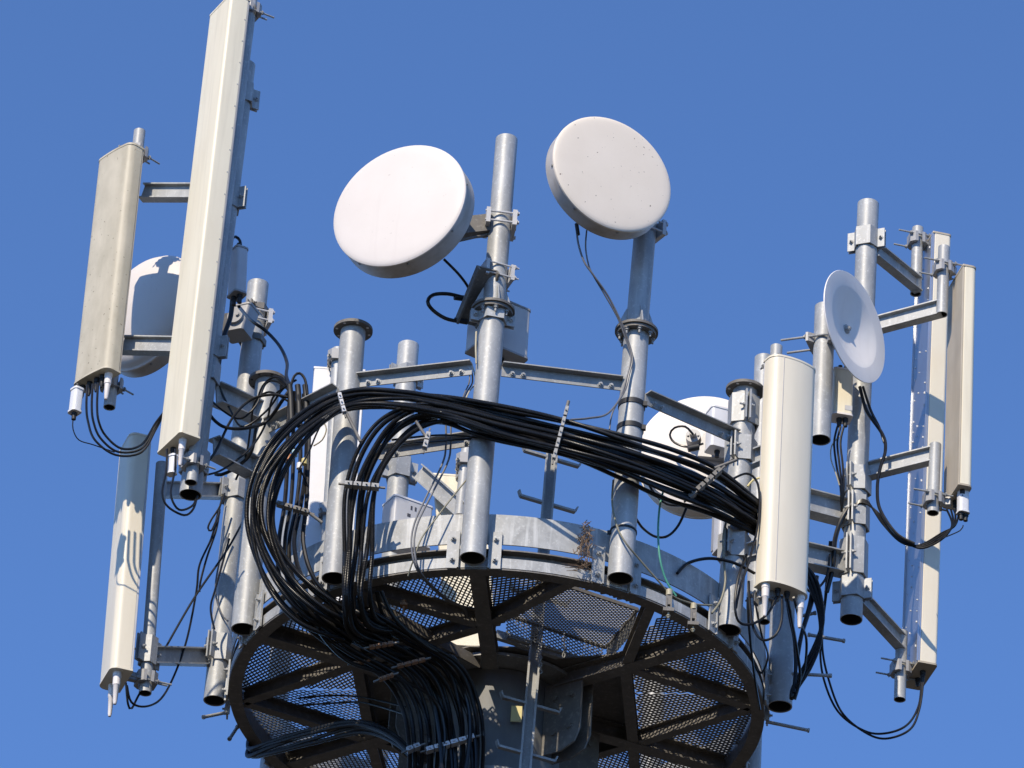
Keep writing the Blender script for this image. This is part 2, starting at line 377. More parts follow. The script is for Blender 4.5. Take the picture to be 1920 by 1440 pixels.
# ------------------------------------------------------------------ poles round the rim
POLE = {}
GP = 'galvanised poles bolted round the platform rim'
def bore_shade(p, q, r, o):
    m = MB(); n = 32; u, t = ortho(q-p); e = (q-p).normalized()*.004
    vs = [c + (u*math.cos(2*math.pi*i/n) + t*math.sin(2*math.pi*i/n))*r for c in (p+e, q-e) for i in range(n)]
    m.add(vs, [(i, n+i, n+(i+1) % n, (i+1) % n) for i in range(n)], True); build('bore_shade', m, HOLESHADE, o)  # dark lining puts the shade inside the pipe into its colour
def pole(key, label, b, t, y, r=.07, flange=False, bracket=None, hollow=True, mt=GALV, extra=None):
    p = b if isinstance(b, Vector) else W(*b, y); q = t if isinstance(t, Vector) else W(*t, y)
    POLE[key] = (p, q)
    o = thing('support_pole', label, 'pole', p, GP)
    m = MB(); m.pipe(p, q, r, .007, 40); build('tube', m, mt, o); bore_shade(p, q, r-.0074, o)
    ax = (q-p).normalized()
    if flange:
        m = MB(); m.cyl(q, q+ax*.018, r*1.56, 48)
        build('flange', m, STEEL, o)
        m = MB()
        for i in range(8): a = R_(22.5+45*i-8); m.cyl(q - ax*.001 + Vector((math.cos(a), math.sin(a), 0))*r*1.33, q + ax*.003 + Vector((math.cos(a), math.sin(a), 0))*r*1.33, .0075, 10)
        build('bolt_holes', m, PLASTIC if flange == 'open' else HOLESHADE, o)
    if bracket is not None:      # two lugs each side bolted to the rim
        al = bracket; n, tt = azv(al)
        for s in (-1, 1):
            m = MB(); c = Vector((p.x, p.y, 0)) - n*.0
            rim = ringp(al, 1.504, 0); base = Vector((p.x, p.y, 0)); off = (base-rim).dot(tt)
            cc = rim + tt*(off + s*(r+.045))
            m.box(cc + Z*.10 + n*.006, tt*.032, n*.005, Z*.115)
            m.bar(cc + Z*.10 + n*.006 - tt*s*.032 - Z*.115, cc + Z*.10 + n*.006 - tt*s*.032 + Z*.115, .008, .03 + 0*r, n)
            for zz in (.035, .165): m.bolt(cc + n*.011 + Z*zz, n, .013, .014, .012)
            build('rim_bracket', m, BAND, o)
    if extra: extra(o, p, q, r, ax)
    return o
def ext(top, y, r, key):
    def f(o, p, q, r0, ax):
        t = W(*top, y); q2 = q + ax*.04
        m = MB(); m.pipe(q2, t, r, .006, 40); build('upper_tube', m, GALV, o)
        POLE[key] = (q2, t)
        m = MB(); m.cyl(q + ax*.0185, q + ax*.034, r0*1.72, 48)
        build('upper_flange', m, STEEL, o)
        m = MB()
        for i in range(8):
            a = R_(22.5+45*i-14); d = Vector((math.cos(a), math.sin(a), 0))*r0*1.33
            m.bolt(q + d, -ax, .012, .014, .022)
        build('flange_bolts', m, GALVD, o)
        for i in range(4):
            a = R_(90*i+14); d = Vector((math.cos(a), math.sin(a), 0)); tt = Vector((-d.y, d.x, 0))
            m = MB(); m.prism([(r-.002, 0), (r0*1.6, 0), (r0*1.6, .012), (r+.004, .13), (r-.002, .13)], q + ax*.036 - tt*.004, d, ax, tt*.008); build('stiffener', m, GALV, o)
    return f
def yp(al, r=1.57): return -r*math.cos(R_(al))
pole('P1', 'tall flange jointed pole at the front of the rim, left of the two dish poles', (886, 1047), (924, 590), yp(-6), .07, True, -5, extra=ext((950, 262), yp(-6), .062, 'P1u'))
pole('P2', 'pole right of centre carrying the dish with a speckled pale face', (1163, 1085), (1193, 630), yp(24), .07, True, 24, extra=ext((1212, 405), yp(24), .062, 'P2u'))
pole('P3', 'shorter pole left of centre ending in an empty drilled flange', (627, 1085), (662, 622), yp(-36), .07, 'open', -36)
pole('P4', 'pole at the front right with an empty flange left of the cream panel antenna', (1366, 1182), (1397, 735), yp(54), .07, 'open', 54)
pole('P5', 'left rim pole behind the black cable coil, topped by a flange', (457, 1180), (502, 718), yp(-66), .07, True, -66)
pole('P6', 'plain open topped pole at the far left of the rim', (402, 1314), (484, 533), yp(-96), .063, False, -90)
pole('P7', 'pole at the far right of the rim, shaded under the cream panel antenna', (1462, 1325), (1478, 745), yp(84), .07, False, 84)
q = W(1433, 672, yp(114)); pole('P8', 'rear right rim pole partly hidden behind the cream panel antenna', Vector((q.x, q.y, -.05)), q, 0, .058, False, 114)
q = ringp(144, 1.57, 1.2); pole('P9', 'short rear pole seen through the right side of the mesh deck', Vector((q.x, q.y, -.05)), q, 0, .065, False, 144)
q = ringp(-126, 1.57, 1.75); pole('P10', 'rear left pole behind the white backed panel', Vector((q.x, q.y, -.05)), q, 0, .062, False, -126)
q = W(766, 648, yp(-156)); pole('P11', 'rear pole with open top between the two flanged front poles', Vector((q.x, q.y, -.05)), q, 0, .065, False, -156)

# angle bars that tie the poles together
GB = 'tie bars between the rim poles'
def tie(label, a, ya, b, yb, h=.072, wd=.042):
    p, q_ = W(*a, ya), W(*b, yb); o = thing('tie_bar', label, 'tie bar', p, GB)
    m = MB(); fy = Vector((0, -1, 0)); fy = (fy - (q_-p).normalized()*fy.dot((q_-p).normalized())).normalized()
    hd = (q_-p)/2; m.box((p+q_)/2 - Z*h/2, hd, fy*.0035, Z*h/2); m.box((p+q_)/2 + fy*(wd/2+.0036) - Z*.0035, hd, fy*wd/2, Z*.0035); build('angle_bar', m, GALVD, o)
    d = (q_-p).normalized()
    for e in (p + d*.06, p + d*.12, q_ - d*.06, q_ - d*.12): m = MB(); m.bolt(e + fy*.0036 - Z*h*.72, fy, .013, .012, .01); build('bolt', m, GALV, o)
    return o
y1, y2, y3, y4, y5 = yp(-6), yp(24), yp(-36), yp(54), yp(-66)
tie('tie bar between the left flanged pole and the tall centre pole', (674, 706), y3-.03, (886, 682), y1-.01)
tie('tie bar between the tall centre pole and the speckled dish pole', (941, 685), y1-.01, (1166, 712), y2-.02)
tie('tie bar sloping from the speckled dish pole to the right flanged pole', (1210, 738), y2-.02, (1378, 812), y4-.05)
tie('tie bar at the left running behind the cable coil', (505, 792), y5-.05, (634, 726), y3-.03)
tie('dark lower tie bar under the arched cables', (712, 842), y3+.2, (912, 812), y1+.12, .07)

# ------------------------------------------------------------------ arms
GA = 'standoff arms holding the outer pipes'
def arm(label, a, ya, b, yb, h=.10, wd=.06, clamp_at=None, cr=.07, caz=0, ch=.14, mt=GALV):
    p, q_ = W(*a, ya), W(*b, yb); o = thing('standoff_arm', label, 'bracket arm', p, GA)
    m = MB(); m.ibeam(p, q_, wd, h, .008); build('beam', m, mt, o)
    if clamp_at is not None:
        for c in (clamp_at if isinstance(clamp_at, list) else [clamp_at]):
            m = MB(); hump(m, c[0], c[1], c[2], .05, ch); build('clamp', m, GALV, o)
    return o
GPI = 'outer antenna pipes'
def pipe(key, label, b, t, y, r, mt=GALV, group=GPI):
    p, q_ = W(*b, y), W(*t, y); POLE[key] = (p, q_)
    o = thing('mounting_pipe', label, 'pipe', p, group)
    m = MB(); m.pipe(p, q_, r, .005, 32); build('tube', m, mt, o); bore_shade(p, q_, r-.0054, o); return o
# left side
YA0 = -1.0
pipe('A0p', 'thick standoff pipe behind the tall panel antenna', (357, 928), (459, 122), YA0, .062)
pipe('A0s', 'thin pipe directly behind the tall panel antenna, its end under the panel', (358, 905), (474, -20), YA0-.12, .035)
pipe('A1s', 'thin pipe behind the upper left dirty panel antenna', (205, 764), (262, 246), -.76, .034)
pipe('A2s', 'thin pipe beside the lower left half shaded panel antenna', (272, 1300), (304, 870), -.22, .036)
arm('upper short arm between the upper left dirty panel and the tall panel', (268, 361), -.76, (420, 361), YA0, .10, .06, (row(POLE['A0p'], 375), .062, -20))
arm('lower short arm between the upper left dirty panel and the tall panel', (230, 647), -.76, (380, 650), YA0, .10, .06, (row(POLE['A0p'], 655), .062, -20))
arm('upper arm from the tall panel pipe to the left flanged pole', (405, 738), YA0+.05, (488, 775), y5-.02, .125, .09, [(row(POLE['A0p'], 700), .062, 70), (row(POLE['A0p'], 180), .062, 25)], ch=.13)
arm('lower arm from the tall panel pipe to the left flanged pole', (400, 838), YA0+.05, (480, 880), y5-.02, .12, .09, (row(POLE['A0p'], 868), .062, 60))
arm('upper arm of the lower left half shaded panel', (303, 918), -.22, (420, 921), yp(-96), .09, .06, (row(POLE['P6'], 925), .063, 40), ch=.12)
arm('lower arm of the lower left half shaded panel, lit by the sun', (284, 1229), -.22, (396, 1232), yp(-96), .10, .06, [(row(POLE['P6'], 1222), .063, 60), (row(POLE['A2s'], 1222), .036, 50)], ch=.17)
# right side
YR0 = .02
pipe('R0', 'thick open ended standoff pipe at the right, bare at its top', (1596, 1162), (1628, 383), YR0, .064)
pipe('R2u', 'short upper pipe holding the tall right panel antenna', (1717, 551), (1721, 428), .42, .034)
pipe('R2l', 'short lower pipe holding the tall right panel antenna', (1687, 1312), (1691, 1185), .42, .034)
pipe('R3u', 'short upper pipe holding the brown backed panel antenna', (1766, 590), (1770, 464), -.15, .034)
pipe('R3l', 'short lower pipe holding the brown backed panel antenna', (1749, 962), (1754, 834), -.15, .034)
pipe('R1s', 'thin pipe behind the cream panel antenna, open end below it', (1432, 1166), (1456, 650), -.93, .034)
pipe('RD', 'pipe cut off at a slant behind the open white dish', (1538, 825), (1547, 576), -.22, .060)
arm('arm reaching back from the top of the right standoff pipe', (1640, 468), YR0, (1722, 535), .41, .10, .06, (row(POLE['R0'], 452), .064, -22), ch=.13)
arm('arm reaching forward to the upper pipe of the brown backed panel', (1636, 612), YR0, (1764, 578), -.14, .10, .06, None)
arm('arm reaching forward to the lower pipe of the brown backed panel', (1626, 884), YR0, (1750, 853), -.14, .10, .06, (row(POLE['R0'], 905), .064, 60), ch=.16)
arm('arm reaching back to the lower pipe of the tall right panel', (1612, 1120), YR0, (1690, 1205), .41, .10, .06, (row(POLE['R0'], 1108), .064, -18), ch=.13)
arm('upper arm joining the right standoff pipe to the platform', (1484, 935), yp(84), (1588, 962), YR0, .15, .09, (row(POLE['R0'], 965), .064, 70), ch=.2)
arm('lower arm joining the right standoff pipe to the platform', (1480, 1035), yp(84), (1582, 1058), YR0, .14, .09, (row(POLE['R0'], 1050), .064, 70), ch=.24)
arm('upper arm from the right flanged pole to the cream panel', (1398, 865), y4-.02, (1448, 845), -.93, .09, .07, (row(POLE['P4'], 850), .07, 65), ch=.16)
arm('lower arm from the right flanged pole to the cream panel', (1388, 1040), y4-.02, (1440, 1025), -.93, .09, .07, (row(POLE['P4'], 1030), .07, 65), ch=.16)
# rear
pipe('BC', 'thin rear pipe carrying the beige panel behind the front pole', (862, 968), (876, 836), 1.2, .034)
arm('rear arm sloping to the beige panel pipe', (786, 885), yp(-156)-.02, (868, 958), 1.2, .10, .06, (row(POLE['P11'], 882), .065, 20), ch=.14)
m = MB(); hump(m, row(POLE['P11'], 706), .065, 30, .05, .1); single('pole_clamp', m, GALV, 'upper clamp on the open topped rear pole', 'clamp')
m = MB(); hump(m, row(POLE['P4'], 775), .07, 100, .045, .19); single('pole_clamp', m, GALV, 'tall clamp just under the empty flange of the right pole', 'clamp')
m = MB(); hump(m, row(POLE['P1'], 598), .07, 12, .055, .07); single('pole_clamp', m, GALV, 'pale clamp under the joint flange of the tall centre pole', 'clamp')

# ------------------------------------------------------------------ panel antennas
GPA = 'panel antennas'
def panel(label, cb, ct, Y, sn, st, az, wd, d, rad, back, clamps=(), rf=.03, cones=(), plugs=(), rivets=False, seam=None, capm=None, capdrop=.012, bow=0., side_rivets=False):
    b, t = W(*cb, Y), W(*ct, Y); n, tt = azv(az)
    off = -(n*sn*d/2 + tt*st*wd/2); b += off; t += off; ax = t-b; u = ax.normalized()
    o = thing('panel_antenna', label, 'antenna', b, GPA)
    m = MB(); m.prism(rrect(wd, d-.012, rf, .003, 8, bow), b + n*.006, tt, n, ax, True); build('radome', m, rad, o)
    m = MB(); m.prism(rrect(wd*.985, .0118, .002, .002, 1), b - n*(d/2-.006), tt, n, ax)
    build('back_plate', m, back, o)
    if rivets:
        m = MB(); L_ = ax.length; k = 0; s = .06
        while s < L_-.05:
            for e in (-.44, -.30, .1, .35):
                if random.random() < .55: m.cyl(b + u*(s+random.uniform(-.015, .015)) + tt*wd*e - n*(d/2), b + u*s + tt*wd*e - n*(d/2+.003), .0038, 6)
            s += .075
        build('rivets', m, PLASTIC, o)
    if side_rivets:
        m = MB(); k = int(ax.length/.155)
        for i in range(k): c = b + u*(.08+i*.155) + tt*wd/2 - n*(d/2-.022); m.cyl(c, c + tt*.002, .0045, 6)
        build('rivets', m, SHROUD, o)
    if rivets:
        for e in (-1, 1): m = MB(); m.prism([(0, 0), (.005, 0), (.005, .010), (0, .010)], b + tt*(e*(wd/2-.004)-.0025) - n*(d/2+.0105), tt, n, ax); build('edge_lip', m, ALU, o)
    if seam is not None:     # thin moulded ridge down the face
        m = MB(); c = tt*wd*seam + n*(d/2-.0005-bow*(2*seam)**2); m.prism(rrect(.006, .004, .001, .001, 1), b + c, tt, n, ax); build('seam', m, SHROUD, o)
    for e, s in ((b, -1), (t, 1)):
        m = MB(); m.prism(rrect(wd+.006, d+.004, rf, .006, 8, bow), e if s > 0 else e - u*capdrop, tt, n, u*capdrop, True); build('end_cap', m, capm or rad, o)
    for (a, c, l, r) in cones:          # white protective cones under the panel
        p = b + tt*wd*a + n*d*c - u*capdrop; m = MB()
        m.lathe([(.0, 0), (r*1.1, 0), (r*1.1, -l*.12), (r, -l*.13), (r*.95, -l*.4), (r*.8, -l*.42), (r*.55, -l*.93), (r*.4, -l), (0, -l)], p, u, 20)
        build('drain_cone', m, PINKISH, o)
    for (a, c, l) in plugs:
        p = b + tt*wd*a + n*d*c - u*capdrop; m = MB()
        m.lathe([(0, 0), (.017, 0), (.017, -l*.3), (.013, -l*.32), (.014, -l*.5), (.011, -l*.55), (.012, -l*.8), (.007, -l), (0, -l)], p, u, 14)
        build('connector', m, RUBBER, o)
    for (key, py, r, rod) in clamps:
        pp = row(POLE[key], py); m = MB(); rods = MB(); jaws(m, rods, pp, r, az, rod)
        # short bracket to the back plate
        bc = b - n*(d/2); bc = bc + u*((pp-bc).dot(u)); m.bar(pp + n*(r+.02), bc, .03, .05)
        k = build('pipe_clamp', m, MGREY, o); build('threaded_rod', rods, GALVD, k)
    POLE['c_'+label] = (b, t, n, tt, wd, d)
    return o
panel('tall beige box panel antenna rising past the top edge of the photo at the left', (338, 806), (434, -12), -1.28, 1, 1, -61, .275, .125, BEIGE, MGREY,
      (('A0s', 20, .035, .10), ('A0s', 868, .035, .08)), .018, ((.28, .1, .17, .02), ), ((-.12, .1, .06), (.05, -.1, .05)), capm=BEIGE, side_rivets=True)
panel('dirty stained beige panel antenna at the upper left', (199, 682), (244, 266), -1.0, 1, 1, -47, .305, .11, DIRTY, BROWNISH,
      (('A1s', 288, .034, .10), ('A1s', 722, .034, .09)), .04, ((.33, -.1, .17, .021),), ((-.35, 0, .08), (-.15, .0, .09), (.05, 0, .09), (.2, .0, .08)), capm=DIRTY, bow=.012)
panel('half shaded cream panel antenna at the lower left with two hanging cones', (209, 1246), (245, 812), -.42, 1, 1, -72, .26, .125, CREAM, LGREY,
      (('A2s', 1275, .036, .10),), .045, ((.30, .1, .20, .022), (-.25, .0, .20, .020)), (), capm=CREAM)
panel('wide cream panel antenna at the front right with a seam down its face', (1437, 1080), (1454, 661), -1.11, 1, -1, 28, .30, .125, CREAM, LGREY,
      (('R1s', 1120, .034, .09), ('R1s', 690, .034, .05)), .045, ((-.38, .0, .20, .022), (.36, .05, .20, .022)), ((-.12, 0, .05), (.08, 0, .06)), seam=-.28, capm=CREAM, bow=.03)
panel('tall cream edged panel antenna at the right with a mirror grey back', (1722, 1238), (1750, 436), .30, -1, -1, 103, .30, .115, CREAM, ALU,
      (('R2u', 452, .034, .10), ('R2l', 1255, .034, .10)), .02, (), ((-.2, .0, .08), (.1, 0, .05)), rivets=True, capm=BROWNISH)
panel('rightmost panel antenna with a brown weathered back', (1797, 905), (1806, 498), -.28, -1, -1, 103, .27, .085, BEIGE, BROWNISH,
      (('R3u', 505, .034, .10), ('R3l', 938, .034, .10)), .03, (), ((-.1, 0, .09), (.15, 0, .08), (-.3, 0, .09)), rivets=False, capm=BROWNISH)
pipe('L3', 'thin rear pipe behind the white backed panel', (612, 1050), (634, 655), 1.02, .036)
panel('white backed panel antenna standing behind the left flanged pole', (556, 1130), (589, 690), 1.12, -1, 1, 180, .31, .10, CREAM, WPLATE,
      (('L3', 672, .036, .05), ('L3', 960, .036, .05)), .03, (), (), capm=WPLATE)
panel('beige panel antenna at the rear, behind the tall centre pole', (838, 1205), (812, 890), 1.36, -1, 1, 180, .30, .11, CREAM, BEIGE,
      (('BC', 866, .034, .05),), .03, (), (), capm=BEIGE)

# ------------------------------------------------------------------ dishes
GD = 'microwave dishes'
def dish(label, fc, Y, az, R, depth, face, side, bulge=.012, pole_key=None, prow=0, poff=(0, 0), pr=.062):
    n, tt = azv(az); c = W(*fc, Y); o = thing('microwave_dish', label, 'dish antenna', c, GD)
    m = MB(); m.lathe([(0, bulge)] + [(R*.97*math.sin(R_(a)), bulge*math.cos(R_(a))) for a in range(8, 91, 8)] + [(R*.985, -.001), (R+.002, -.006), (R+.003, -.016), (R, -.018)], c, n, 72); build('radome', m, face, o)
    m = MB(); m.lathe([(R-.001, -.0185), (R-.001, -depth), (R-.012, -depth-.004), (R-.02, -depth), (R*.55, -depth-.07), (.09, -depth-.12), (0, -depth-.12)], c, n, 72); build('shroud', m, side, o)
    for i in range(8):
        m = MB(); a = R_(45*i+10); d = tt*math.cos(a) + Z*math.sin(a); m.bolt(c + d*(R-.001) - n*.03, d, .006, .006); build('rim_screw', m, GALVD, o)
    hub = c - n*(depth+.12)
    m = MB(); m.cyl(hub, hub - n*.05, .085, 28); m.cyl(hub - n*.05, hub - n*.09, .045, 20); build('feed_hub', m, MGREY, o)
    if pole_key:
        pp = row(POLE[pole_key], prow)
        m = MB(); k1 = hub - n*.03; m.bar(k1, pp + (k1-pp).normalized()*pr, .07, .11); m.bar(k1 + Z*.09, k1 - Z*.11, .06, .03, n)
        build('mount_arm', m, STEEL, o)
        m = MB(); m.cyl(c - n*(depth+.02) - Z*R*.55, pp - Z*.06 + (k1-pp).normalized()*pr, .008, 10); m.bar(c - n*(depth+.03) - Z*R*.62, c - n*(depth+.10) - Z*R*.2, .05, .012, n); build('strut', m, STEEL, o)
        dv = (k1-pp); dv.z = 0; saz = math.degrees(math.atan2(dv.x, -dv.y)); nn, t2 = azv(saz)
        m = MB()
        for s in (-1, 1):
            m.box(pp + nn*s*(pr+.012), t2*.085, nn*.012, Z*.05)
            for dz in (-.03, .03): m.cyl(pp + t2*s*.075 - nn*(pr+.03) + Z*dz, pp + t2*s*.075 + nn*(pr+.03) + Z*dz, .006, 8); m.bolt(pp + t2*s*.075 - nn*(pr+.024) + Z*dz, -nn, .012, .012)
        build('pole_clamp', m, LGREY, o)
    return c, n, tt
dish('white round dish with a bright clean face, turned left', (748, 384), -1.86, -25, .397, .135, WHITE, SHROUD, .012, 'P1u', 420)
dish('pale round dish with dark specks on its face, turned right', (1149, 325), -1.86, 25, .366, .105, PALE, SHROUD, .012, 'P2u', 430)
dish('domed white dish half hidden between the two left panels', (272, 586), -.16, -42, .375, .10, WHITE, SHROUD, .12, 'P6', 600, (0, 0), .063)
# open reflector dish on the right
n, tt = azv(54); c = W(1603, 612, -.42)
o = thing('open_dish', 'open white bowl dish at the right with a bolt in its centre', 'dish antenna', c, GD)
m = MB(); prof = [(0, -.062)] + [(.245*k/10, -.062+.058*(k/10)**1.5) for k in range(1, 11)] + [(.25, -.003), (.338, 0), (.340, -.004), (.338, -.008), (.25, -.011)] + [(.245*k/10, -.070+.058*(k/10)**1.5) for k in range(10, 0, -1)] + [(0, -.070)]
m.lathe(prof, c, n, 72); build('reflector', m, BOWL, o)
m = MB(); m.cyl(c - n*.062, c - n*.052, .028, 20); m.bolt(c - n*.052, n, .018, .016, .008); build('centre_bolt', m, GALV, o)
hub = c - n*.10; m = MB(); m.cyl(hub, hub - n*.05, .06, 20); build('hub', m, MGREY, o)
pp = row(POLE['RD'], 640); m = MB()
m.bar(hub - n*.04, pp + n*.05, .06, .09)
n2, t2 = azv(70)
for s in (-1, 1): m.prism([(-.075, 0), (-.075, .014), (.075, .014), (.075, 0), (.05, -.03), (-.05, -.03)], pp - Z*.03 + n2*s*.075, t2, n2*s, Z*.06)
build('mount_bracket', m, MGREY, o)
m = MB()
for s in (-1, 1): m.cyl(pp + t2*s*.068 - n2*.24, pp + t2*s*.068 + n2*.12, .007, 8); m.bolt(pp + t2*s*.068 - n2*.09, -n2, .013, .012)
build('threaded_rod', m, GALVD, o)
# rear dish seen from behind
n, tt = azv(172); c0 = W(1316, 845, .75)
o = thing('microwave_dish', 'large white dish seen from behind at the rear right', 'dish antenna', c0, GD); R = .385
m = MB(); m.lathe([(0, -.03), (R*.4, -.028), (R*.8, -.02), (R-.004, -.008), (R, 0), (R, .02)], c0, n, 72); build('reflector_back', m, WHITE, o)
m = MB(); m.lathe([(R-.002, .0205), (R-.002, .13), (R+.006, .132), (R+.006, .145), (R*.98, .15), (R*.6, .165), (0, .17)], c0, n, 72); build('shroud', m, PALE, o)
h = W(1300, 820, c0.y-.06); m = MB(); m.cyl(h + n*.05, h - n*.02, .045, 28); m.cyl(h - n*.02, h - n*.06, .02, 16); m.bolt(h + tt*.03 - n*.02, -n, .006, .008); m.bolt(h - tt*.03 - n*.02, -n, .006, .008)
build('feed_hub', m, MGREY, o)
m = MB(); pp = row(POLE['P8'], 850); m.bar(c0 - n*.03 + Z*.0, pp, .08, .16); build('mount_arm', m, MGREY, o)

# ------------------------------------------------------------------ radio boxes
def rbox(name, label, c, az, wd, h, d, mt, tilt=0, conn=(), fins=False, lid=None, cat='radio box', name2='casing'):
    n, tt = azv(az); o = thing(name, label, cat, c)
    u = (Z + tt*math.tan(R_(tilt))).normalized()
    m = MB(); m.prism(rrect(wd, d, .018, .012, 4), c - u*h/2, tt, n, u*h, True); build(name2, m, mt, o)
    for s in (-1, 1):
        m = MB(); m.prism(rrect(wd+.008, d+.008, .02, .014, 4), c + u*(s*h/2) - u*.006, tt, n, u*.012, True); build('rim', m, lid or mt, o)
    if fins:
        m = MB()
        for k in range(9): m.box(c - n*(d/2+.012) + tt*(wd*(k-4)/9.5), tt*.003, n*.014, u*h*.42)
        build('cooling_fins', m, MGREY, o)
    for (a, b_, s, l) in conn:
        p = c + tt*wd*a + n*d*b_ + u*(s*h/2); m = MB(); m.cyl(p, p + u*s*l, .013, 12); m.cyl(p, p + u*s*l*.4, .017, 12); build('connector', m, RUBBER, o)
    return o, n, tt, u
c = W(446, 512, YA0+.16); rbox('filter_box', 'slim grey filter box mounted behind the tall panel', c, 30, .075, .30, .10, LGREY, -3, ((0, 0, 1, .05), (.1, .2, -1, .06), (-.1, -.2, -1, .06)), lid=MGREY)
c = W(1578, 742, -.10); o, n, tt, u = rbox('filter_box', 'beige filter box under the open white dish', c, 10, .115, .31, .10, BEIGE, 0, ((-.1, 0, 1, .05), (.2, 0, 1, .05), (-.1, 0, -1, .06), (.2, .1, -1, .06)), lid=PINKISH)
m = MB(); m.box(c + n*.0512 + tt*.03 - u*.11, tt*.022, n*.0006, u*.016); build('sticker', m, LGREY, o)
c = W(762, 988, 1.0); o, n, tt, u = rbox('radio_unit', 'pale radio unit with looped cables behind the rim band, left of the front pole', c, 28, .26, .28, .16, LGREY, 0, ((-.35, 0, 1, .05), (.0, 0, 1, .05), (.2, .1, 1, .04)), lid=WPLATE)
for a in (-.016, .012): m = MB(); m.box(c + n*.0805 + tt*a + u*.085, tt*.006, n*.0008, u*.014); build('marking', m, INK, o)
m = MB(); m.box(c + n*.0805 - tt*.03 + u*.03, tt*.011, n*.0008, u*.011); build('marking', m, INK, o)
c = W(934, 622, -1.30); o, n, tt, u = rbox('radio_unit', 'large grey radio unit behind the joint of the tall centre pole', c, 32, .31, .32, .17, LGREY, 0, ((-.25, 0, -1, .05), (.1, 0, -1, .05)), True, MGREY)
p, q_ = W(914, 503, -1.66), W(872, 606, -1.40); m = MB(); m.bar(p, q_, .015, .12, Vector((.8, .5, 0))); m.bar(p, q_, .05, .012, Vector((.8, .5, 0)), (.02, .06)); m.bar(p, q_, .05, .012, Vector((.8, .5, 0)), (.02, -.06)); build('mount_plate', m, STEEL, o)
pp = row(POLE['P1u'], 516); m = MB(); n2, t2 = azv(-70)
for s in (-1, 1):
    m.box(pp + n2*s*(.062+.012), t2*.07, n2*.010, Z*.05)
    for dz in (-.035, .035): m.cyl(pp + t2*s*.066 - n2*.11 + Z*dz, pp + t2*s*.066 + n2*.09 + Z*dz, .005, 8); m.bolt(pp + t2*s*.066 - n2*.084 + Z*dz, -n2, .011, .011)
build('pole_clamp', m, LGREY, o)
m = MB(); e = W(874, 560, -1.42); m.cyl(e, W(852, 557, -1.44), .017, 14); build('connector', m, RUBBER, o); m = MB(); e = W(876, 604, -1.42); m.cyl(e, W(852, 600, -1.44), .015, 14); build('connector', m, RUBBER, o)
c = W(1346, 808, .55); o, n, tt, u = rbox('radio_unit', 'small off white radio box fixed beside the rear dish', c, 20, .12, .27, .10, PLASTIC, 0, ((0, 0, -1, .05),), lid=PLASTIC)
c = W(1352, 985, .2); rbox('radio_unit', 'narrow pale box below the rear dish, left of the right flanged pole', c, 20, .06, .36, .09, LGREY, 0, ((0, 0, -1, .06),), True)
c = W(142, 752, -.99); rbox('tilt_motor', 'white tilt motor hanging under the upper left dirty panel', c, -52, .062, .145, .055, PLASTIC, 0, ((0, 0, 1, .04), (0, 0, -1, .05)), cat='tilt motor')
c = W(1806, 940, -.20); rbox('tilt_motor', 'white tilt motor hanging under the rightmost panel', c, 20, .062, .155, .055, PLASTIC, 0, ((0, 0, 1, .04), (-.2, 0, -1, .05), (.25, 0, -1, .05)), cat='tilt motor')
c = W(323, 872, -1.2); rbox('tilt_motor', 'white tilt motor shaded under the tall panel', c, -40, .05, .11, .04, PLASTIC, 0, (), cat='tilt motor')
# joint between the domed dish and its pole
c = W(452, 605, -.02); o, n, tt, u = rbox('dish_mount', 'grey brown swivel mount on the far left pole top', c, -25, .13, .17, .13, MGREY, 12, (), cat='dish mount')
m = MB(); m.cyl(c + n*.065, c + n*.085, .05, 20); m.bolt(c + n*.085 + tt*.02, n, .012, .012); build('pivot_disc', m, MGREY, o)
for py in (583, 640): m = MB(); hump(m, row(POLE['P6'], py), .063, 70, .04, .04); build('pole_clamp', m, STEEL, o)

# ------------------------------------------------------------------ ladder
ld = thing('pole_ladder', 'single stile climbing ladder with hooked rungs in front of the mast', 'ladder', W(985, 1440, -.52))
lp, lq = W(984, 1450, -.52), W(1036, 840, -.52)
u = (lq-lp).normalized(); lo = lp - u*1.5; m = MB()
for dx in (-.028, .028): m.bar(lo + X0*dx, lq + X0*dx, .012, .05, Vector((0, 1, 0)))
m.bar(lo + Vector((0, .02, 0)), lq + Vector((0, .02, 0)), .05, .006, Vector((0, 1, 0)))
build('stile', m, GALVD, ld)
for py in (1525, 1414, 1322, 1210, 1120, 945, 860):
    t = row((lp, lq), py); 
    for s in (-1, 1):
        m = MB(); ax_ = Vector((.92, .39, 0)); e = t + ax_*s*.17; m.bar(t + ax_*s*.03, e, .028, .014); m.bar(e, e + ax_*s*.012 + Z*.033, .028, .008); build('rung', m, GALVD, ld)
m = MB(); m.box(W(968, 1342, -.32) + Vector((0, -.02, 0)), X0*.03, Z*.05, Vector((0, .002, 0)))
single('warning_plate', m, YELLOW, 'small dull yellow plate on the mast behind the ladder', 'sign')
def chain(label, a, b, y):
    p, q_ = W(*a, y), W(*b, y); L_ = (q_-p).length; k = int(L_/.022); m = MB()
    for i in range(k):
        c = p + (q_-p)*(i+.5)/k; ex = X0 if i % 2 else Vector((0, 1, 0)); u = (q_-p).normalized()
        m.tube([c + ex*.007*math.cos(a_) + u*.016*math.sin(a_) for a_ in [j*math.pi/5 for j in range(11)]], .0028, 5)
    single('chain', m, GALVD, label, 'chain')
chain('short chain hanging down beside the ladder', (1012, 1170), (1014, 1262), -.62)
chain('shorter chain under the mesh hatch', (1058, 1188), (1057, 1232), -.66)

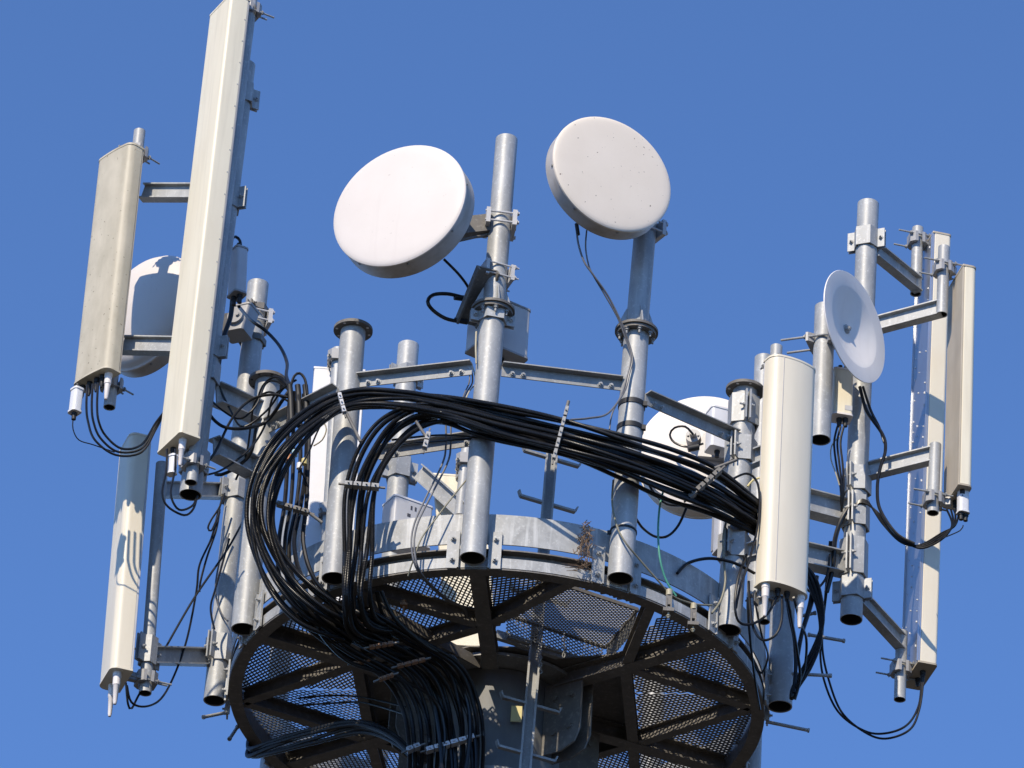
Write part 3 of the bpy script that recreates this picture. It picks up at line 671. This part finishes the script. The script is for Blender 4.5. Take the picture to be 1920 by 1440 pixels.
# ------------------------------------------------------------------ cables
def spline(P, step):
    out = []; n = len(P)
    for i in range(n-1):
        p0, p1, p2, p3 = P[max(i-1, 0)], P[i], P[i+1], P[min(i+2, n-1)]
        k = max(2, int((p2-p1).length/step))
        for j in range(k):
            t = j/k; t2, t3 = t*t, t*t*t
            out.append(.5*((2*p1) + (p2-p0)*t + (2*p0-5*p1+4*p2-p3)*t2 + (3*p1-p0-3*p2+p3)*t3))
    out.append(P[-1]); return out
def cable_mesh(P, r, corr=False):
    m = MB()
    if corr:
        pts = spline(P, .0042); m.tube(pts, r, 10, True, [r*(1.0 if i % 2 else .86) for i in range(len(pts))])
    else:
        pts = spline(P, .018); m.tube(pts, r, 8)
    return m
def W3(q): return W(*q) if not isinstance(q, Vector) else q
def cable(label, pts, r=.006, mt=BLACK, corr=False, cat='cable', group=None, name='jumper_cable'):
    return single(name, cable_mesh([W3(q) for q in pts], r, corr), mt, label, cat, group)
def bundle(label, group, up, lo, ys, n, r=.0135, corr=True, amp=.03, mt=BLACK, name='feeder_cable', seed=0, jit=5.5):
    rnd = random.Random(seed)
    for i in range(n):
        f = i/(n-1) if n > 1 else .5; P = []
        ph = rnd.uniform(0, 6.28); pj = rnd.uniform(0, 6.28)
        for k, (a, b) in enumerate(zip(up, lo)):
            ff = f
            P.append(W(a[0]+(b[0]-a[0])*ff + jit*math.sin(pj+k*1.1), a[1]+(b[1]-a[1])*ff + jit*math.cos(pj*1.7+k*.9), ys[k] + amp*math.sin(ph+k*.55+i*2.4)))
        single(name, cable_mesh(P, r*rnd.uniform(.88, 1.06), corr), mt, label, 'cable', group)
# outer arc: from under the deck up round the left side and over to the right
bundle('thick ribbed black cable in the outer arc over the platform', 'outer arc of feeder cables',
       [(640, 1200), (560, 1165), (505, 1105), (472, 1030), (464, 960), (480, 890), (520, 820), (585, 765), (655, 737), (740, 734), (830, 742), (950, 764), (1060, 788), (1170, 820), (1260, 850), (1345, 885), (1430, 945), (1480, 985)],
       [(690, 1170), (630, 1135), (570, 1080), (530, 1020), (512, 965), (520, 905), (555, 845), (610, 795), (665, 768), (745, 764), (830, 775), (950, 812), (1060, 842), (1170, 875), (1260, 908), (1340, 945), (1415, 990), (1470, 1015)],
       [-1.05, -1.22, -1.3, -1.3, -1.32, -1.36, -1.45, -1.5, -1.5, -1.62, -1.7, -1.76, -1.78, -1.68, -1.5, -1.22, -.95, -.6], 12, .0138, True, .04, seed=1)
# inner arch
bundle('thick ribbed black cable in the inner arch right of the left flanged pole', 'inner arch of feeder cables',
       [(700, 1215), (650, 1185), (640, 1120), (645, 1030), (652, 920), (680, 840), (725, 785), (800, 762), (900, 790), (1060, 826), (1170, 856), (1260, 888), (1340, 925), (1420, 972), (1475, 1005)],
       [(760, 1180), (705, 1165), (688, 1110), (695, 1030), (705, 920), (735, 858), (780, 812), (840, 795), (920, 820), (1060, 852), (1165, 890), (1250, 930), (1330, 962), (1412, 1004), (1470, 1030)],
       [-.98, -1.2, -1.42, -1.5, -1.52, -1.55, -1.6, -1.66, -1.7, -1.74, -1.64, -1.46, -1.18, -.92, -.58], 9, .0138, True, .035, seed=2)
# upright group at the left with boots and coloured tape
bundle('upright black cable with a thick boot in the left group', 'upright cables at the left',
       [(545, 728), (543, 800), (540, 880), (532, 950), (520, 1020), (525, 1090), (580, 1150), (660, 1205)],
       [(578, 745), (582, 800), (580, 880), (574, 950), (566, 1020), (585, 1085), (630, 1130), (710, 1180)],
       [-1.02, -1.06, -1.1, -1.15, -1.18, -1.2, -1.15, -1.02], 5, .0125, False, .03, seed=3, jit=3)
for i, x in enumerate((546, 561, 575)):
    m = MB(); P = [W(x-3, 722, -1.05), W(x-1, 745, -1.05), W(x+1, 800, -1.09)]; m.tube(spline(P, .02), .016, 12, True); pts = spline(P, .02)
    single('cable_boot', m, RUBBER, 'black rubber boot on an upright cable at the left', 'cable boot', 'rubber boots at the left')
for (x, y, mm, nm, ya) in ((542, 858, ORANGE, 'orange', -1.14), (553, 850, BLUEW, 'pale blue', -1.15), (571, 866, YELLOW, 'yellow', -1.14), (562, 874, PLASTIC, 'white', -1.16)):
    m = MB(); a = W(x, y-5, ya-.03); b = W(x-.5, y+5, ya-.03); m.cyl(a, b, .0165, 12); single('marking_tape', m, mm, nm+' marking tape on an upright cable at the left', 'tape')
# run under the deck and down the mast
bundle('thick black cable running under the deck and down the mast', 'cables down the mast',
       [(540, 1150), (630, 1222), (715, 1272), (757, 1330), (771, 1400), (768, 1500), (760, 1700)],
       [(690, 1140), (790, 1195), (865, 1245), (893, 1310), (902, 1385), (898, 1500), (890, 1700)],
       [-1.18, -1.02, -.82, -.66, -.56, -.52, -.5], 14, .0138, True, .02, seed=4, jit=4)
ty = thing('cable_tray', 'dark cable tray with an added shading plate, carrying the black cables under the deck to the mast', 'cable tray', Wz(590, 1160, .07))
A, B, C_, D_ = Wz(575, 1140, .075), Wz(690, 1118, .075), Wz(900, 1235, .075), Wz(765, 1290, .075)
m = MB(); m.add([A, B, C_, D_, A+Z*.006, B+Z*.006, C_+Z*.006, D_+Z*.006], [(0, 1, 2, 3), (7, 6, 5, 4), (0, 4, 5, 1), (1, 5, 6, 2), (2, 6, 7, 3), (3, 7, 4, 0)]); build('shading_plate', m, STEEL, ty)  # solid plate added to block sun and sky coming through the mesh
for P0, P1 in ((A, D_), (B, C_)): m = MB(); m.bar(P0 - Z*.03, P1 - Z*.03, .006, .06); build('side_rail', m, STEEL, ty)
for k in range(1, 7): m = MB(); m.bar(A + (D_-A)*k/7 - Z*.012, B + (C_-B)*k/7 - Z*.012, .03, .014); build('rung', m, GALVD, ty)
bundle('loose black cable crossing the dark middle under the deck', 'loose cables under the deck',
       [(560, 1120), (600, 1178), (660, 1225), (720, 1250), (800, 1300), (820, 1380), (815, 1500)], [(720, 1120), (735, 1165), (790, 1205), (850, 1225), (880, 1290), (895, 1380), (890, 1500)],
       [-1.2, -1.12, -.98, -.84, -.66, -.60, -.58], 7, .0125, False, .04, seed=9, jit=13)
bundle('black cable crossing under the left side of the deck', 'cables under the left deck',
       [(515, 1345), (478, 1372), (464, 1408), (505, 1392), (580, 1366), (670, 1348), (740, 1372), (790, 1430)], [(522, 1350), (488, 1385), (474, 1418), (510, 1410), (590, 1388), (680, 1370), (745, 1400), (785, 1450)],
       [.9, .75, .52, .3, .05, -.2, -.4, -.52], 5, .0125, False, .02, seed=5, jit=5, mt=RUBBER)
bundle('thin black cable passing under the left mesh', 'thin cables under the left deck',
       [(560, 1310), (620, 1305), (680, 1308), (760, 1325)], [(556, 1322), (620, 1318), (682, 1318), (760, 1340)], [.1, 0, -.15, -.4], 2, .006, False, .01, seed=6, jit=1)
# jumpers, left
GJ = 'jumper cables of the upper left panel'
for k, (x0, x1) in enumerate(((164, 205), (174, 209), (184, 216))):
    cable('black jumper cable looping down from the upper left dirty panel', [(x0, 722-k*2, -.99), (x0-2, 760, -.99), (x0+1, 790, -.97), (x0+14, 825-k*4, -.96+k*.02), (x1+12, 853-k*6, -.95+k*.03), (265, 848-k*7, -.94+k*.03), (292, 805-k*6, -.9), (310, 770, -.85)], .0068, BLACK, group=GJ)
cable('thin dark wire from the white tilt motor at the left', [(137, 785, -.99), (137, 805, -.99), (148, 825, -.98), (175, 834, -.97), (215, 848, -.95)], .0035)
GJ = 'jumper cables of the tall panel'
for k, (x0, x1) in enumerate(((313, 310), (329, 326))):
    cable('black jumper cable looping under the tall panel', [(x0, 842, -1.22), (x0-1, 880, -1.22), (x1-6, 925, -1.2), (x1+5, 950+k*2, -1.18), (345, 966-k*10, -1.14), (362, 955-k*8, -1.1), (370, 930, -1.06)], .0065, BLACK, group=GJ)
cable('black cable sagging from the tall panel pipe to the left pole', [(388, 770, -.98), (404, 790, -.98), (425, 802, -.97), (460, 803, -.95), (500, 790, -.9), (530, 750, -1.0), (545, 728, -1.02)], .010)
cable('second black cable curving beside the left pole flange', [(385, 870, -.97), (405, 845, -.97), (435, 785, -.95), (470, 750, -.95), (510, 740, -1.0), (540, 745, -1.05)], .008)
cable('long black cable from the filter box to the cable boots', [(448, 575, -.62), (470, 600, -.3), (500, 622, -.2), (525, 650, -.3), (538, 680, -.55), (537, 705, -.85), (545, 725, -1.02)], .010)
cable('thick black cable down from the slim filter box behind the tall panel', [(436, 560, -.62), (432, 595, -.6), (420, 630, -.62), (412, 670, -.66), (405, 720, -.7)], .014)
cable('short black cable loop on top of the slim filter box', [(451, 468, -.62), (450, 452, -.62), (442, 444, -.63), (432, 450, -.66), (428, 464, -.7)], .009)
cable('black cable loop above the left flanged pole', [(480, 760, -.85), (492, 725, -.9), (512, 708, -.95), (530, 712, -1.0), (545, 735, -1.03)], .007)
cable('black cable crest over the cable boots', [(545, 725, -1.05), (552, 705, -1.05), (562, 700, -1.05), (572, 712, -1.06), (576, 740, -1.07)], .008)
cable('dark cable dropping past the far left pole', [(480, 800, -.86), (470, 850, -.8), (440, 878, -.75), (415, 890, -.72), (404, 889, -.7)], .010)
cable('thin cable loop left of the far left pole', [(421, 925, .0), (412, 950, 0), (396, 975, 0), (390, 990, 0), (396, 995, 0), (406, 975, 0), (412, 960, .0)], .006)
cable('long thin cable from the lower left panel up to the far left pole', [(236, 1280, -.40), (240, 1320, -.36), (247, 1328, -.32), (262, 1300, -.22), (310, 1215, -.1), (365, 1120, -.05), (420, 1040, -.02), (448, 992, -.2), (476, 935, -.7)], .0065)
cable('second long cable from the lower left panel, hanging further out', [(238, 1285, -.40), (246, 1316, -.36), (270, 1325, -.3), (300, 1312, -.2), (325, 1270, -.06), (350, 1200, -.03), (368, 1110, 0), (374, 1060, 0), (396, 1010, .03), (408, 965, .06), (418, 930, .08)], .0065)
cable('thin shadowed cable curving along the far left pole', [(430, 1000, .05), (410, 1060, .06), (404, 1110, .07), (415, 1150, .08), (428, 1165, .08)], .005, GREYCB)
cable('thin grey cable draped across the left flanged pole clamp', [(640, 755, -1.52), (615, 775, -1.5), (595, 810, -1.45), (578, 850, -1.3), (560, 880, -1.2)], .005, GREYCB)
cable('thin dark cable beside the white backed panel', [(563, 880, -1.2), (576, 910, -1.15), (578, 935, -1.15), (570, 958, -1.2), (560, 965, -1.22)], .005)
cable('tan earth wire bowed in front of the white backed panel', [(606, 790, -1.3), (612, 805, -1.3), (604, 825, -1.28), (588, 836, -1.25)], .004, TANCB)
GT = 'tangled thin cables by the left poles'
for k, P in enumerate(([(392, 672, -.97), (404, 708, -.95), (430, 765, -.9), (455, 800, -.88), (500, 770, -.92), (530, 730, -1.0), (556, 712, -1.04)], [(388, 742, -.97), (415, 768, -.95), (450, 785, -.9), (480, 760, -.9), (498, 720, -.92), (520, 716, -.98), (548, 738, -1.04)],
                       [(442, 900, -.7), (462, 850, -.75), (470, 800, -.82), (478, 755, -.88), (505, 735, -.95), (540, 752, -1.05)], [(378, 892, -.97), (410, 884, -.92), (445, 862, -.85), (478, 830, -.85), (500, 790, -.9), (512, 745, -.96), (540, 722, -1.03)],
                       [(412, 955, .05), (405, 995, .04), (388, 1045, .02), (376, 1090, 0), (374, 1110, .02)], [(430, 1010, -.1), (405, 1100, -.08), (395, 1140, -.06), (402, 1180, -.05)])):
    cable('thin black cable tangled between the left poles and the cable boots', P, .0062, BLACK, group=GT)
# centre
cable('black cable from the white dish to the radio unit', [(832, 486, -1.55), (858, 512, -1.52), (875, 534, -1.48), (884, 552, -1.42)], .008)
cable('thick black loop left of the tall centre pole', [(862, 556, -1.44), (838, 551, -1.46), (812, 553, -1.48), (802, 566, -1.5), (812, 582, -1.48), (835, 597, -1.46), (860, 603, -1.44)], .011)
GW = 'pair of dark wires hanging behind the front pole'
for k in range(2):
    cable('dark wire hanging from the arched cables to the rim', [(836+k*9, 790, -1.5), (836+k*9, 835, -1.5), (830+k*9, 868, -1.5), (800+k*8, 930, -1.52), (776+k*6, 985, -1.54), (772+k*5, 1030, -1.56), (786+k*4, 1075, -1.5), (830+k*5, 1120, -1.1), (868+k*3, 1140, -.95), (876, 1160, -.9)], .0055, GREYCB, group=GW)
cable('olive wire slanting from the front pole to the rim band', [(876, 898, -1.5), (850, 930, -1.52), (815, 975, -1.54), (790, 1010, -1.55), (775, 1050, -1.54), (765, 1080, -1.5)], .0045, BROWNCB)
cable('dark cable crossing low behind the arched cables', [(735, 825, -1.5), (775, 820, -1.55), (830, 816, -1.6), (890, 820, -1.63), (930, 825, -1.62)], .006)
cable('second dark cable bending round the inner arch', [(708, 905, -1.45), (716, 870, -1.46), (735, 840, -1.5), (775, 830, -1.55), (800, 829, -1.55), (890, 822, -1.6)], .006)
cable('dark cable slanting up inside the inner arch', [(725, 850, -1.4), (745, 830, -1.42), (785, 800, -1.45), (820, 785, -1.48)], .006)
GW2 = 'wires below the radio unit on the centre pole'
for k, dx in enumerate((0, 6, 12)):
    cable('thin wire dropping from the radio unit beside the centre pole', [(880+dx*.3, 680, -1.42), (880+dx, 715, -1.45), (872+dx*.6, 735, -1.5), (862+dx*.5, 760, -1.55)], .004, (GREYCB, BLACK, TANCB)[k], group=GW2)
cable('cream wire beside the upper part of the centre pole', [(893, 622, -1.6), (892, 650, -1.62), (893, 682, -1.62)], .005, TANCB)
# dish two
cable('black drop cable from the speckled dish', [(1081, 424, -1.72), (1084, 455, -1.72), (1095, 490, -1.72), (1112, 515, -1.7), (1140, 555, -1.64), (1165, 605, -1.58), (1178, 640, -1.54), (1186, 672, -1.53), (1180, 700, -1.53), (1170, 735, -1.55), (1140, 775, -1.65), (1105, 784, -1.72), (1070, 787, -1.76)], .0058, GREYCB)
cable('thin grey drop cable from the speckled dish', [(1100, 432, -1.7), (1098, 462, -1.7), (1102, 490, -1.7), (1110, 512, -1.69), (1137, 558, -1.635), (1160, 600, -1.585), (1176, 645, -1.545), (1183, 672, -1.535), (1176, 705, -1.535), (1166, 738, -1.56), (1148, 775, -1.6), (1143, 805, -1.62)], .0045, GREYCB)
m = MB(); m.cyl(W(1081, 420, -1.72), W(1084, 440, -1.72), .011, 12); single('cable_boot', m, RUBBER, 'black boot under the speckled dish', 'cable boot')
for (py, nm) in ((762, 'upper'), (806, 'lower')):
    m = MB(); pp = row(POLE['P2'], py); m.lathe([(.0705, -.015), (.075, -.015), (.075, .015), (.0705, .015)], pp, Z, 40); a = pp + Vector((.07, -.03, 0)); m.box(a, X0*.015, Vector((0, .012, 0)), Z*.014)
    single('pole_strap', m, RUBBER, nm + ' black strap round the speckled dish pole', 'strap')
m = MB(); pp = row(POLE['P2'], 998); m.lathe([(.0705, -.006), (.0745, -.006), (.0745, .006), (.0705, .006)], pp, Z, 40); m.box(pp + Vector((-.075, -.02, -.02)), X0*.012, Vector((0, .008, 0)), Z*.01)
single('cable_tie', m, RUBBER, 'black cable tie low on the speckled dish pole', 'cable tie')
cable('tan earth wire running down the speckled dish pole to the rim', [(1150, 900, -1.52), (1148, 945, -1.52), (1158, 990, -1.53), (1175, 1020, -1.53), (1200, 1050, -1.48), (1235, 1090, -1.42), (1262, 1118, -1.36), (1300, 1132, -1.26), (1335, 1135, -1.16)], .0055, BROWNCB)
cable('green earth wire hanging below the cable bundle', [(1246, 912, -1.36), (1237, 950, -1.37), (1234, 1000, -1.38), (1238, 1050, -1.38), (1250, 1090, -1.36), (1268, 1118, -1.34)], .0058, GREENCB)
cable('black loop hanging under the rear dish', [(1190, 968, -1.2), (1205, 990, -1.1), (1228, 1006, -1.0), (1252, 1005, -.95), (1272, 985, -.95), (1288, 950, -1.0)], .0075)
cable('black cable curving below the cable bundle on the rear dish', [(1213, 900, -1.2), (1225, 922, -1.15), (1250, 945, -1.15), (1285, 948, -1.15)], .007)
cable('black arched cable over the right part of the rim', [(1270, 1075, -1.2), (1290, 1056, -1.15), (1330, 1047, -1.12), (1375, 1055, -1.06), (1415, 1075, -1.0)], .009)
cable('black cable loop on the feed of the rear dish', [(1300, 815, .62), (1285, 800, .6), (1265, 802, .62), (1256, 815, .64), (1265, 830, .64), (1290, 838, .62), (1318, 832, .55)], .007)
m = MB(); a, b = W(1290, 842, .58), W(1310, 838, .58); m.cyl(a, b, .02, 14); single('cable_boot', m, RUBBER, 'black junction boot on the rear dish cable', 'cable boot')
# right
GJ = 'jumper cables under the rightmost panels'
for k in range(4):
    e = (1775+k*8, 955, -.18)
    cable('black jumper cable sagging under the rightmost panel', [(1590, 990-k*3, -.02), (1605, 948-k, -.05), (1625, 945-k*2, -.06), (1655, 970+k*4, -.08), (1690, 1008+k*3, -.1), (1725, 1028-k*2, -.12), (1765, 1012-k*4, -.15), (1785+k*2, 985, -.17), e], .0062, BLACK, group=GJ)
cable('black cable from the open dish down past the lower forward arm', [(1612, 725, -.12), (1625, 770, -.1), (1655, 815, -.1), (1660, 845, -.11), (1650, 880, -.11), (1645, 915, -.1), (1650, 955, -.1), (1680, 1000, -.12), (1715, 1020, -.13)], .010)
cable('second black cable beside the thick cable from the open dish', [(1618, 725, -.11), (1633, 770, -.1), (1648, 800, -.09), (1658, 830, -.1)], .008)
cable('thin dark wire from the white tilt motor at the right', [(1806, 985, -.2), (1800, 995, -.2), (1770, 1008, -.18), (1752, 1014, -.16)], .0035)
GJ = 'jumper cables under the beige filter box'
for k, dx in enumerate((0, 6, 12)):
    cable('black jumper cable hanging from the beige filter box', [(1570+dx, 800, -.12), (1564+dx, 830, -.12), (1568+dx, 870, -.12), (1576+dx*.5, 915, -.1), (1578, 960, -.05)], .0065, BLACK, group=GJ)
cable('tan wire bowed beside the beige filter box cables', [(1574, 818, -.12), (1560, 835, -.12), (1558, 860, -.12), (1568, 890, -.12), (1574, 910, -.11)], .004, TANCB)
GJ = 'thick cable loops under the cream panel'
for k in range(3):
    cable('thick black cable looping under the cream panel at the right', [(1500, 1050, -.4), (1515+k*8, 1090, -.38), (1535+k*4, 1145+k*6, -.36), (1538-k*3, 1200, -.36), (1520-k*6, 1250, -.36), (1495-k*4, 1290, -.38), (1484, 1310, -.4)], .0125, BLACK, True, group=GJ)
for k in range(3):
    cable('thick black cable hanging in front of the far right pole', [(1475+k*12, 1110, -.5), (1480+k*9, 1150, -.45), (1490+k*4, 1200, -.4), (1492+k*5, 1250, -.38), (1488, 1300, -.4)] if k < 1 else [(1520+k*6, 1080, -.36), (1516+k*3, 1130, -.34), (1503, 1190, -.34), (1494, 1240, -.36)], .012, BLACK, group='hanging cables by the far right pole')
GJ = 'long cables of the tall right panel'
for k in range(2):
    cable('long black cable sagging below the tall right panel', [(1560-k*4, 1015, .02), (1556-k*4, 1060, .05), (1545, 1150, .1), (1538+k*4, 1215, .15), (1545+k*9, 1275, .2), (1572+k*6, 1335, .25), (1620, 1370+k*2, .28), (1660, 1375+k*10, .3), (1700+k*6, 1360+k*8, .33), (1722+k*2, 1325+k*4, .35), (1728+k*3, 1280, .36)], .0068, BLACK, group=GJ)
cable('black cable bundle along the right standoff pipe', [(1598, 945, -.07), (1580, 970, -.07), (1566, 1010, -.05), (1562, 1060, -.02), (1550, 1110, 0)], .014)
GJ = 'jumper cables of the cream panel'
for k, P in enumerate(([(1455, 1120, -1.0), (1440, 1150, -1.0), (1410, 1170, -1.02), (1385, 1165, -1.05), (1378, 1130, -1.08), (1385, 1080, -1.06), (1400, 1040, -1.0)], [(1466, 1118, -1.0), (1466, 1160, -1.0), (1455, 1190, -1.0), (1430, 1200, -1.0), (1412, 1175, -1.0), (1405, 1120, -1.0), (1404, 1090, -1.0)])):
    cable('black jumper cable curling under the cream panel', P, .0075, BLACK, group=GJ)
GT = 'tangled cables below the cream panel'
for k, P in enumerate(([(1476, 1122, -1.0), (1484, 1160, -.9), (1494, 1215, -.6), (1500, 1270, -.45), (1490, 1312, -.4)], [(1488, 1120, -1.0), (1500, 1165, -.8), (1512, 1200, -.5), (1508, 1255, -.42), (1492, 1290, -.4)],
                       [(1402, 1120, -1.0), (1404, 1170, -.95), (1410, 1230, -.8), (1418, 1290, -.6), (1425, 1330, -.4)], [(1416, 1130, -.98), (1428, 1190, -.9), (1440, 1230, -.7), (1428, 1262, -.5), (1416, 1250, -.5)],
                       [(1556, 1040, -.05), (1548, 1085, -.1), (1520, 1110, -.2), (1505, 1080, -.3), (1515, 1040, -.3)])):
    cable('black cable in the tangle below the cream panel', P, (.0085, .0075, .007, .006, .007)[k], BLACK, group=GT)
cable('pale green wire beside the right flanged pole', [(1362, 975, -1.02), (1356, 1010, -1.04), (1358, 1060, -1.05), (1360, 1090, -1.05), (1352, 1125, -1.08), (1335, 1150, -1.12)], .0065, BROWNCB)
cable('yellow earth wire by the cream panel edge', [(1426, 896, -1.0), (1412, 900, -1.0), (1402, 912, -1.0)], .006, YELLOW)
cable('black cable running down the left edge of the cream panel', [(1370, 900, -1.1), (1400, 888, -1.08), (1420, 905, -1.06), (1424, 950, -1.05), (1418, 1000, -1.05), (1402, 1060, -1.04), (1388, 1100, -1.04), (1380, 1140, -1.04)], .007)

# ------------------------------------------------------------------ cable hangers and other small fittings
GH = 'cable hangers'
def hanger(label, a, b, y, n, mt=GALVD, sz=.022, stick=None, bm=None):
    p, q_ = W(*a, y), W(*b, y); o = thing('cable_hanger', label, 'cable clamp', p, GH); d = (q_-p); u = d.normalized()
    m = MB(); v = Z if abs(u.z) < .7 else X0; v = (v-u*v.dot(u)).normalized(); nn = u.cross(v)
    for i in range(n):
        c = p + d*((i+.5)/n); m.box(c, u*(d.length/n*.42), v*sz*.55, nn*sz)
        m.cyl(c - v*sz*.3 + nn*sz*0, c + nn*sz*1.5, .005, 8); m.cyl(c, c - nn*sz*1.5, .005, 8)
    build('block', m, mt, o)
    m = MB(); m.bar(p - u*.03, q_ + u*.03, .012, .008, v); build('rail', m, bm or STEEL, o)
    if stick: m = MB(); m.cyl(W(*stick[0], y), W(*stick[1], y), .009, 10); build('stud', m, STEEL, o)
hanger('row of pale cable blocks across the inner arch cables', (645, 908), (712, 914), -1.60, 4)
hanger('white cable block stack in front of the left flanged pole', (636, 738), (646, 775), -1.58, 3, LGREY, .018, ((645, 765), (676, 828)))
hanger('tall stack of cable blocks across the right hand bundle', (1064, 762), (1038, 862), -1.84, 5, GALVD, .016, ((1066, 752), (1060, 775)))
hanger('small cable block on the dark bar inside the inner arch', (804, 812), (796, 842), -1.66, 2, MGREY, .022, ((780, 790), (798, 818)))
hanger('cable blocks under the bundle left of the cream panel', (1290, 935), (1352, 880), -1.36, 4, STEEL, .022, ((1340, 878), (1382, 862)))
hanger('flat cable block row in front of the upright left cables', (518, 944), (580, 962), -1.28, 4, STEEL, .02, ((580, 962), (604, 980)))
hanger('row of pale cable blocks low on the mast cables', (798, 1408), (890, 1382), -.60, 6, LGREY, .022)
hanger('short cable block pair left of the mast cable row', (762, 1408), (788, 1398), -.62, 2, MGREY, .022)
for (a, b, l) in (((692, 1214), (738, 1206), 'first'), ((744, 1250), (798, 1236), 'longest'), ((662, 1245), (695, 1238), 'leftmost'), ((710, 1275), (738, 1265), 'lowest'), ((712, 1165), (742, 1158), 'uppermost')):
    hanger(l + ' rusty hanger row under the dark part of the deck', a, b, -1.08 if a[1] < 1240 else -.95, 4, RUST, .014)
for (px, py, l) in ((686, 1170, 'left'), (757, 1135, 'right')):
    m = MB(); c = W(px, py, -1.15); m.box(c, X0*.02, Z*.006, Vector((0, .02, 0))); m.cyl(c, c - Z*.05, .006, 8); m.cyl(c, c + Z*.03, .012, 10)
    single('beam_clip', m, RUST, l + ' small rusty beam clip under the deck', 'clip')
for (px, py, y, l) in ((1254, 1132, -1.40, 'left'), (1300, 1158, -1.27, 'right')):
    o = thing('rim_clamp', l + ' weathered rim clamp with a bolt at the front right', 'clamp', W(px, py, y)); c = W(px, py, y)
    m = MB(); m.box(c + Z*.02, X0*.016, Z*.03, Vector((0, .012, 0))); m.box(c - Z*.045, X0*.03, Z*.010, Vector((0, .022, 0))); m.box(c - Z*.01 + X0*.012, X0*.004, Z*.04, Vector((0, .016, 0))); m.box(c - Z*.01 - X0*.012, X0*.004, Z*.04, Vector((0, .016, 0))); build('body', m, STEEL, o)
    m = MB(); m.cyl(c + Z*.05, c + Z*.085, .018, 14); m.cyl(c - Z*.055, c - Z*.09, .006, 8); m.bolt(c - Z*.075, -Z, .01, .01); build('bolt', m, TANCB, o)
# step bolts
GS = 'step bolts sticking out of the rim poles'
for (a, ya, b, yb, l) in (((1476, 1263), -.2, (1559, 1267), -.15, 'long step bolt at mid height of the far right pole'), ((1515, 1190), -.05, (1584, 1202), .0, 'step bolt behind the thick right cable loop'),
                          ((1436, 1353), -.05, (1518, 1370), -.05, 'lowest step bolt under the far right pole'), ((380, 1345), .1, (424, 1336), .16, 'pale step bolt under the far left pole'),
                          ((1498, 1156), -.3, (1530, 1149), -.3, 'short step bolt under the cream panel'), ((430, 1386), .3, (446, 1362), .4, 'dark step bolt at the lower left of the rim')):
    m = MB(); p, q_ = W(*a, ya), W(*b, yb); m.cyl(p, q_, .010, 12); d = (q_-p).normalized(); m.cyl(q_ - d*.012, q_, .013, 12); m.cyl(p, p + d*.012, .013, 12)
    single('step_bolt', m, GALVD, l, 'step bolt', GS)
# dried grass caught on the rim
m = MB(); rnd = random.Random(5)
for i in range(100):
    py = rnd.triangular(972, 1076, 1015); c = W(1099 + rnd.gauss(0, 5 + (py-970)*.05) - (py-1010)*.05, py, -1.50 - rnd.random()*.06)
    a = rnd.uniform(0, 6.28); d = Vector((math.cos(a)*.7, rnd.uniform(-.5, .5), math.sin(a)))*rnd.uniform(.012, .045)
    m.tube([c-d, c + Vector((rnd.uniform(-.012, .012), rnd.uniform(-.01, .01), rnd.uniform(-.012, .012))), c+d], .0022, 4)
for i in range(26):
    c = W(1090 + rnd.gauss(0, 6), 1064 + rnd.gauss(0, 5), -1.52); m.tube([c, c + Vector((rnd.uniform(-.09, .03), -.02, rnd.uniform(-.03, .0)))], .0016, 4)
single('dry_grass_tuft', m, STRAW, 'tangle of dry brown grass caught on the rim by the speckled dish pole', 'dry grass')
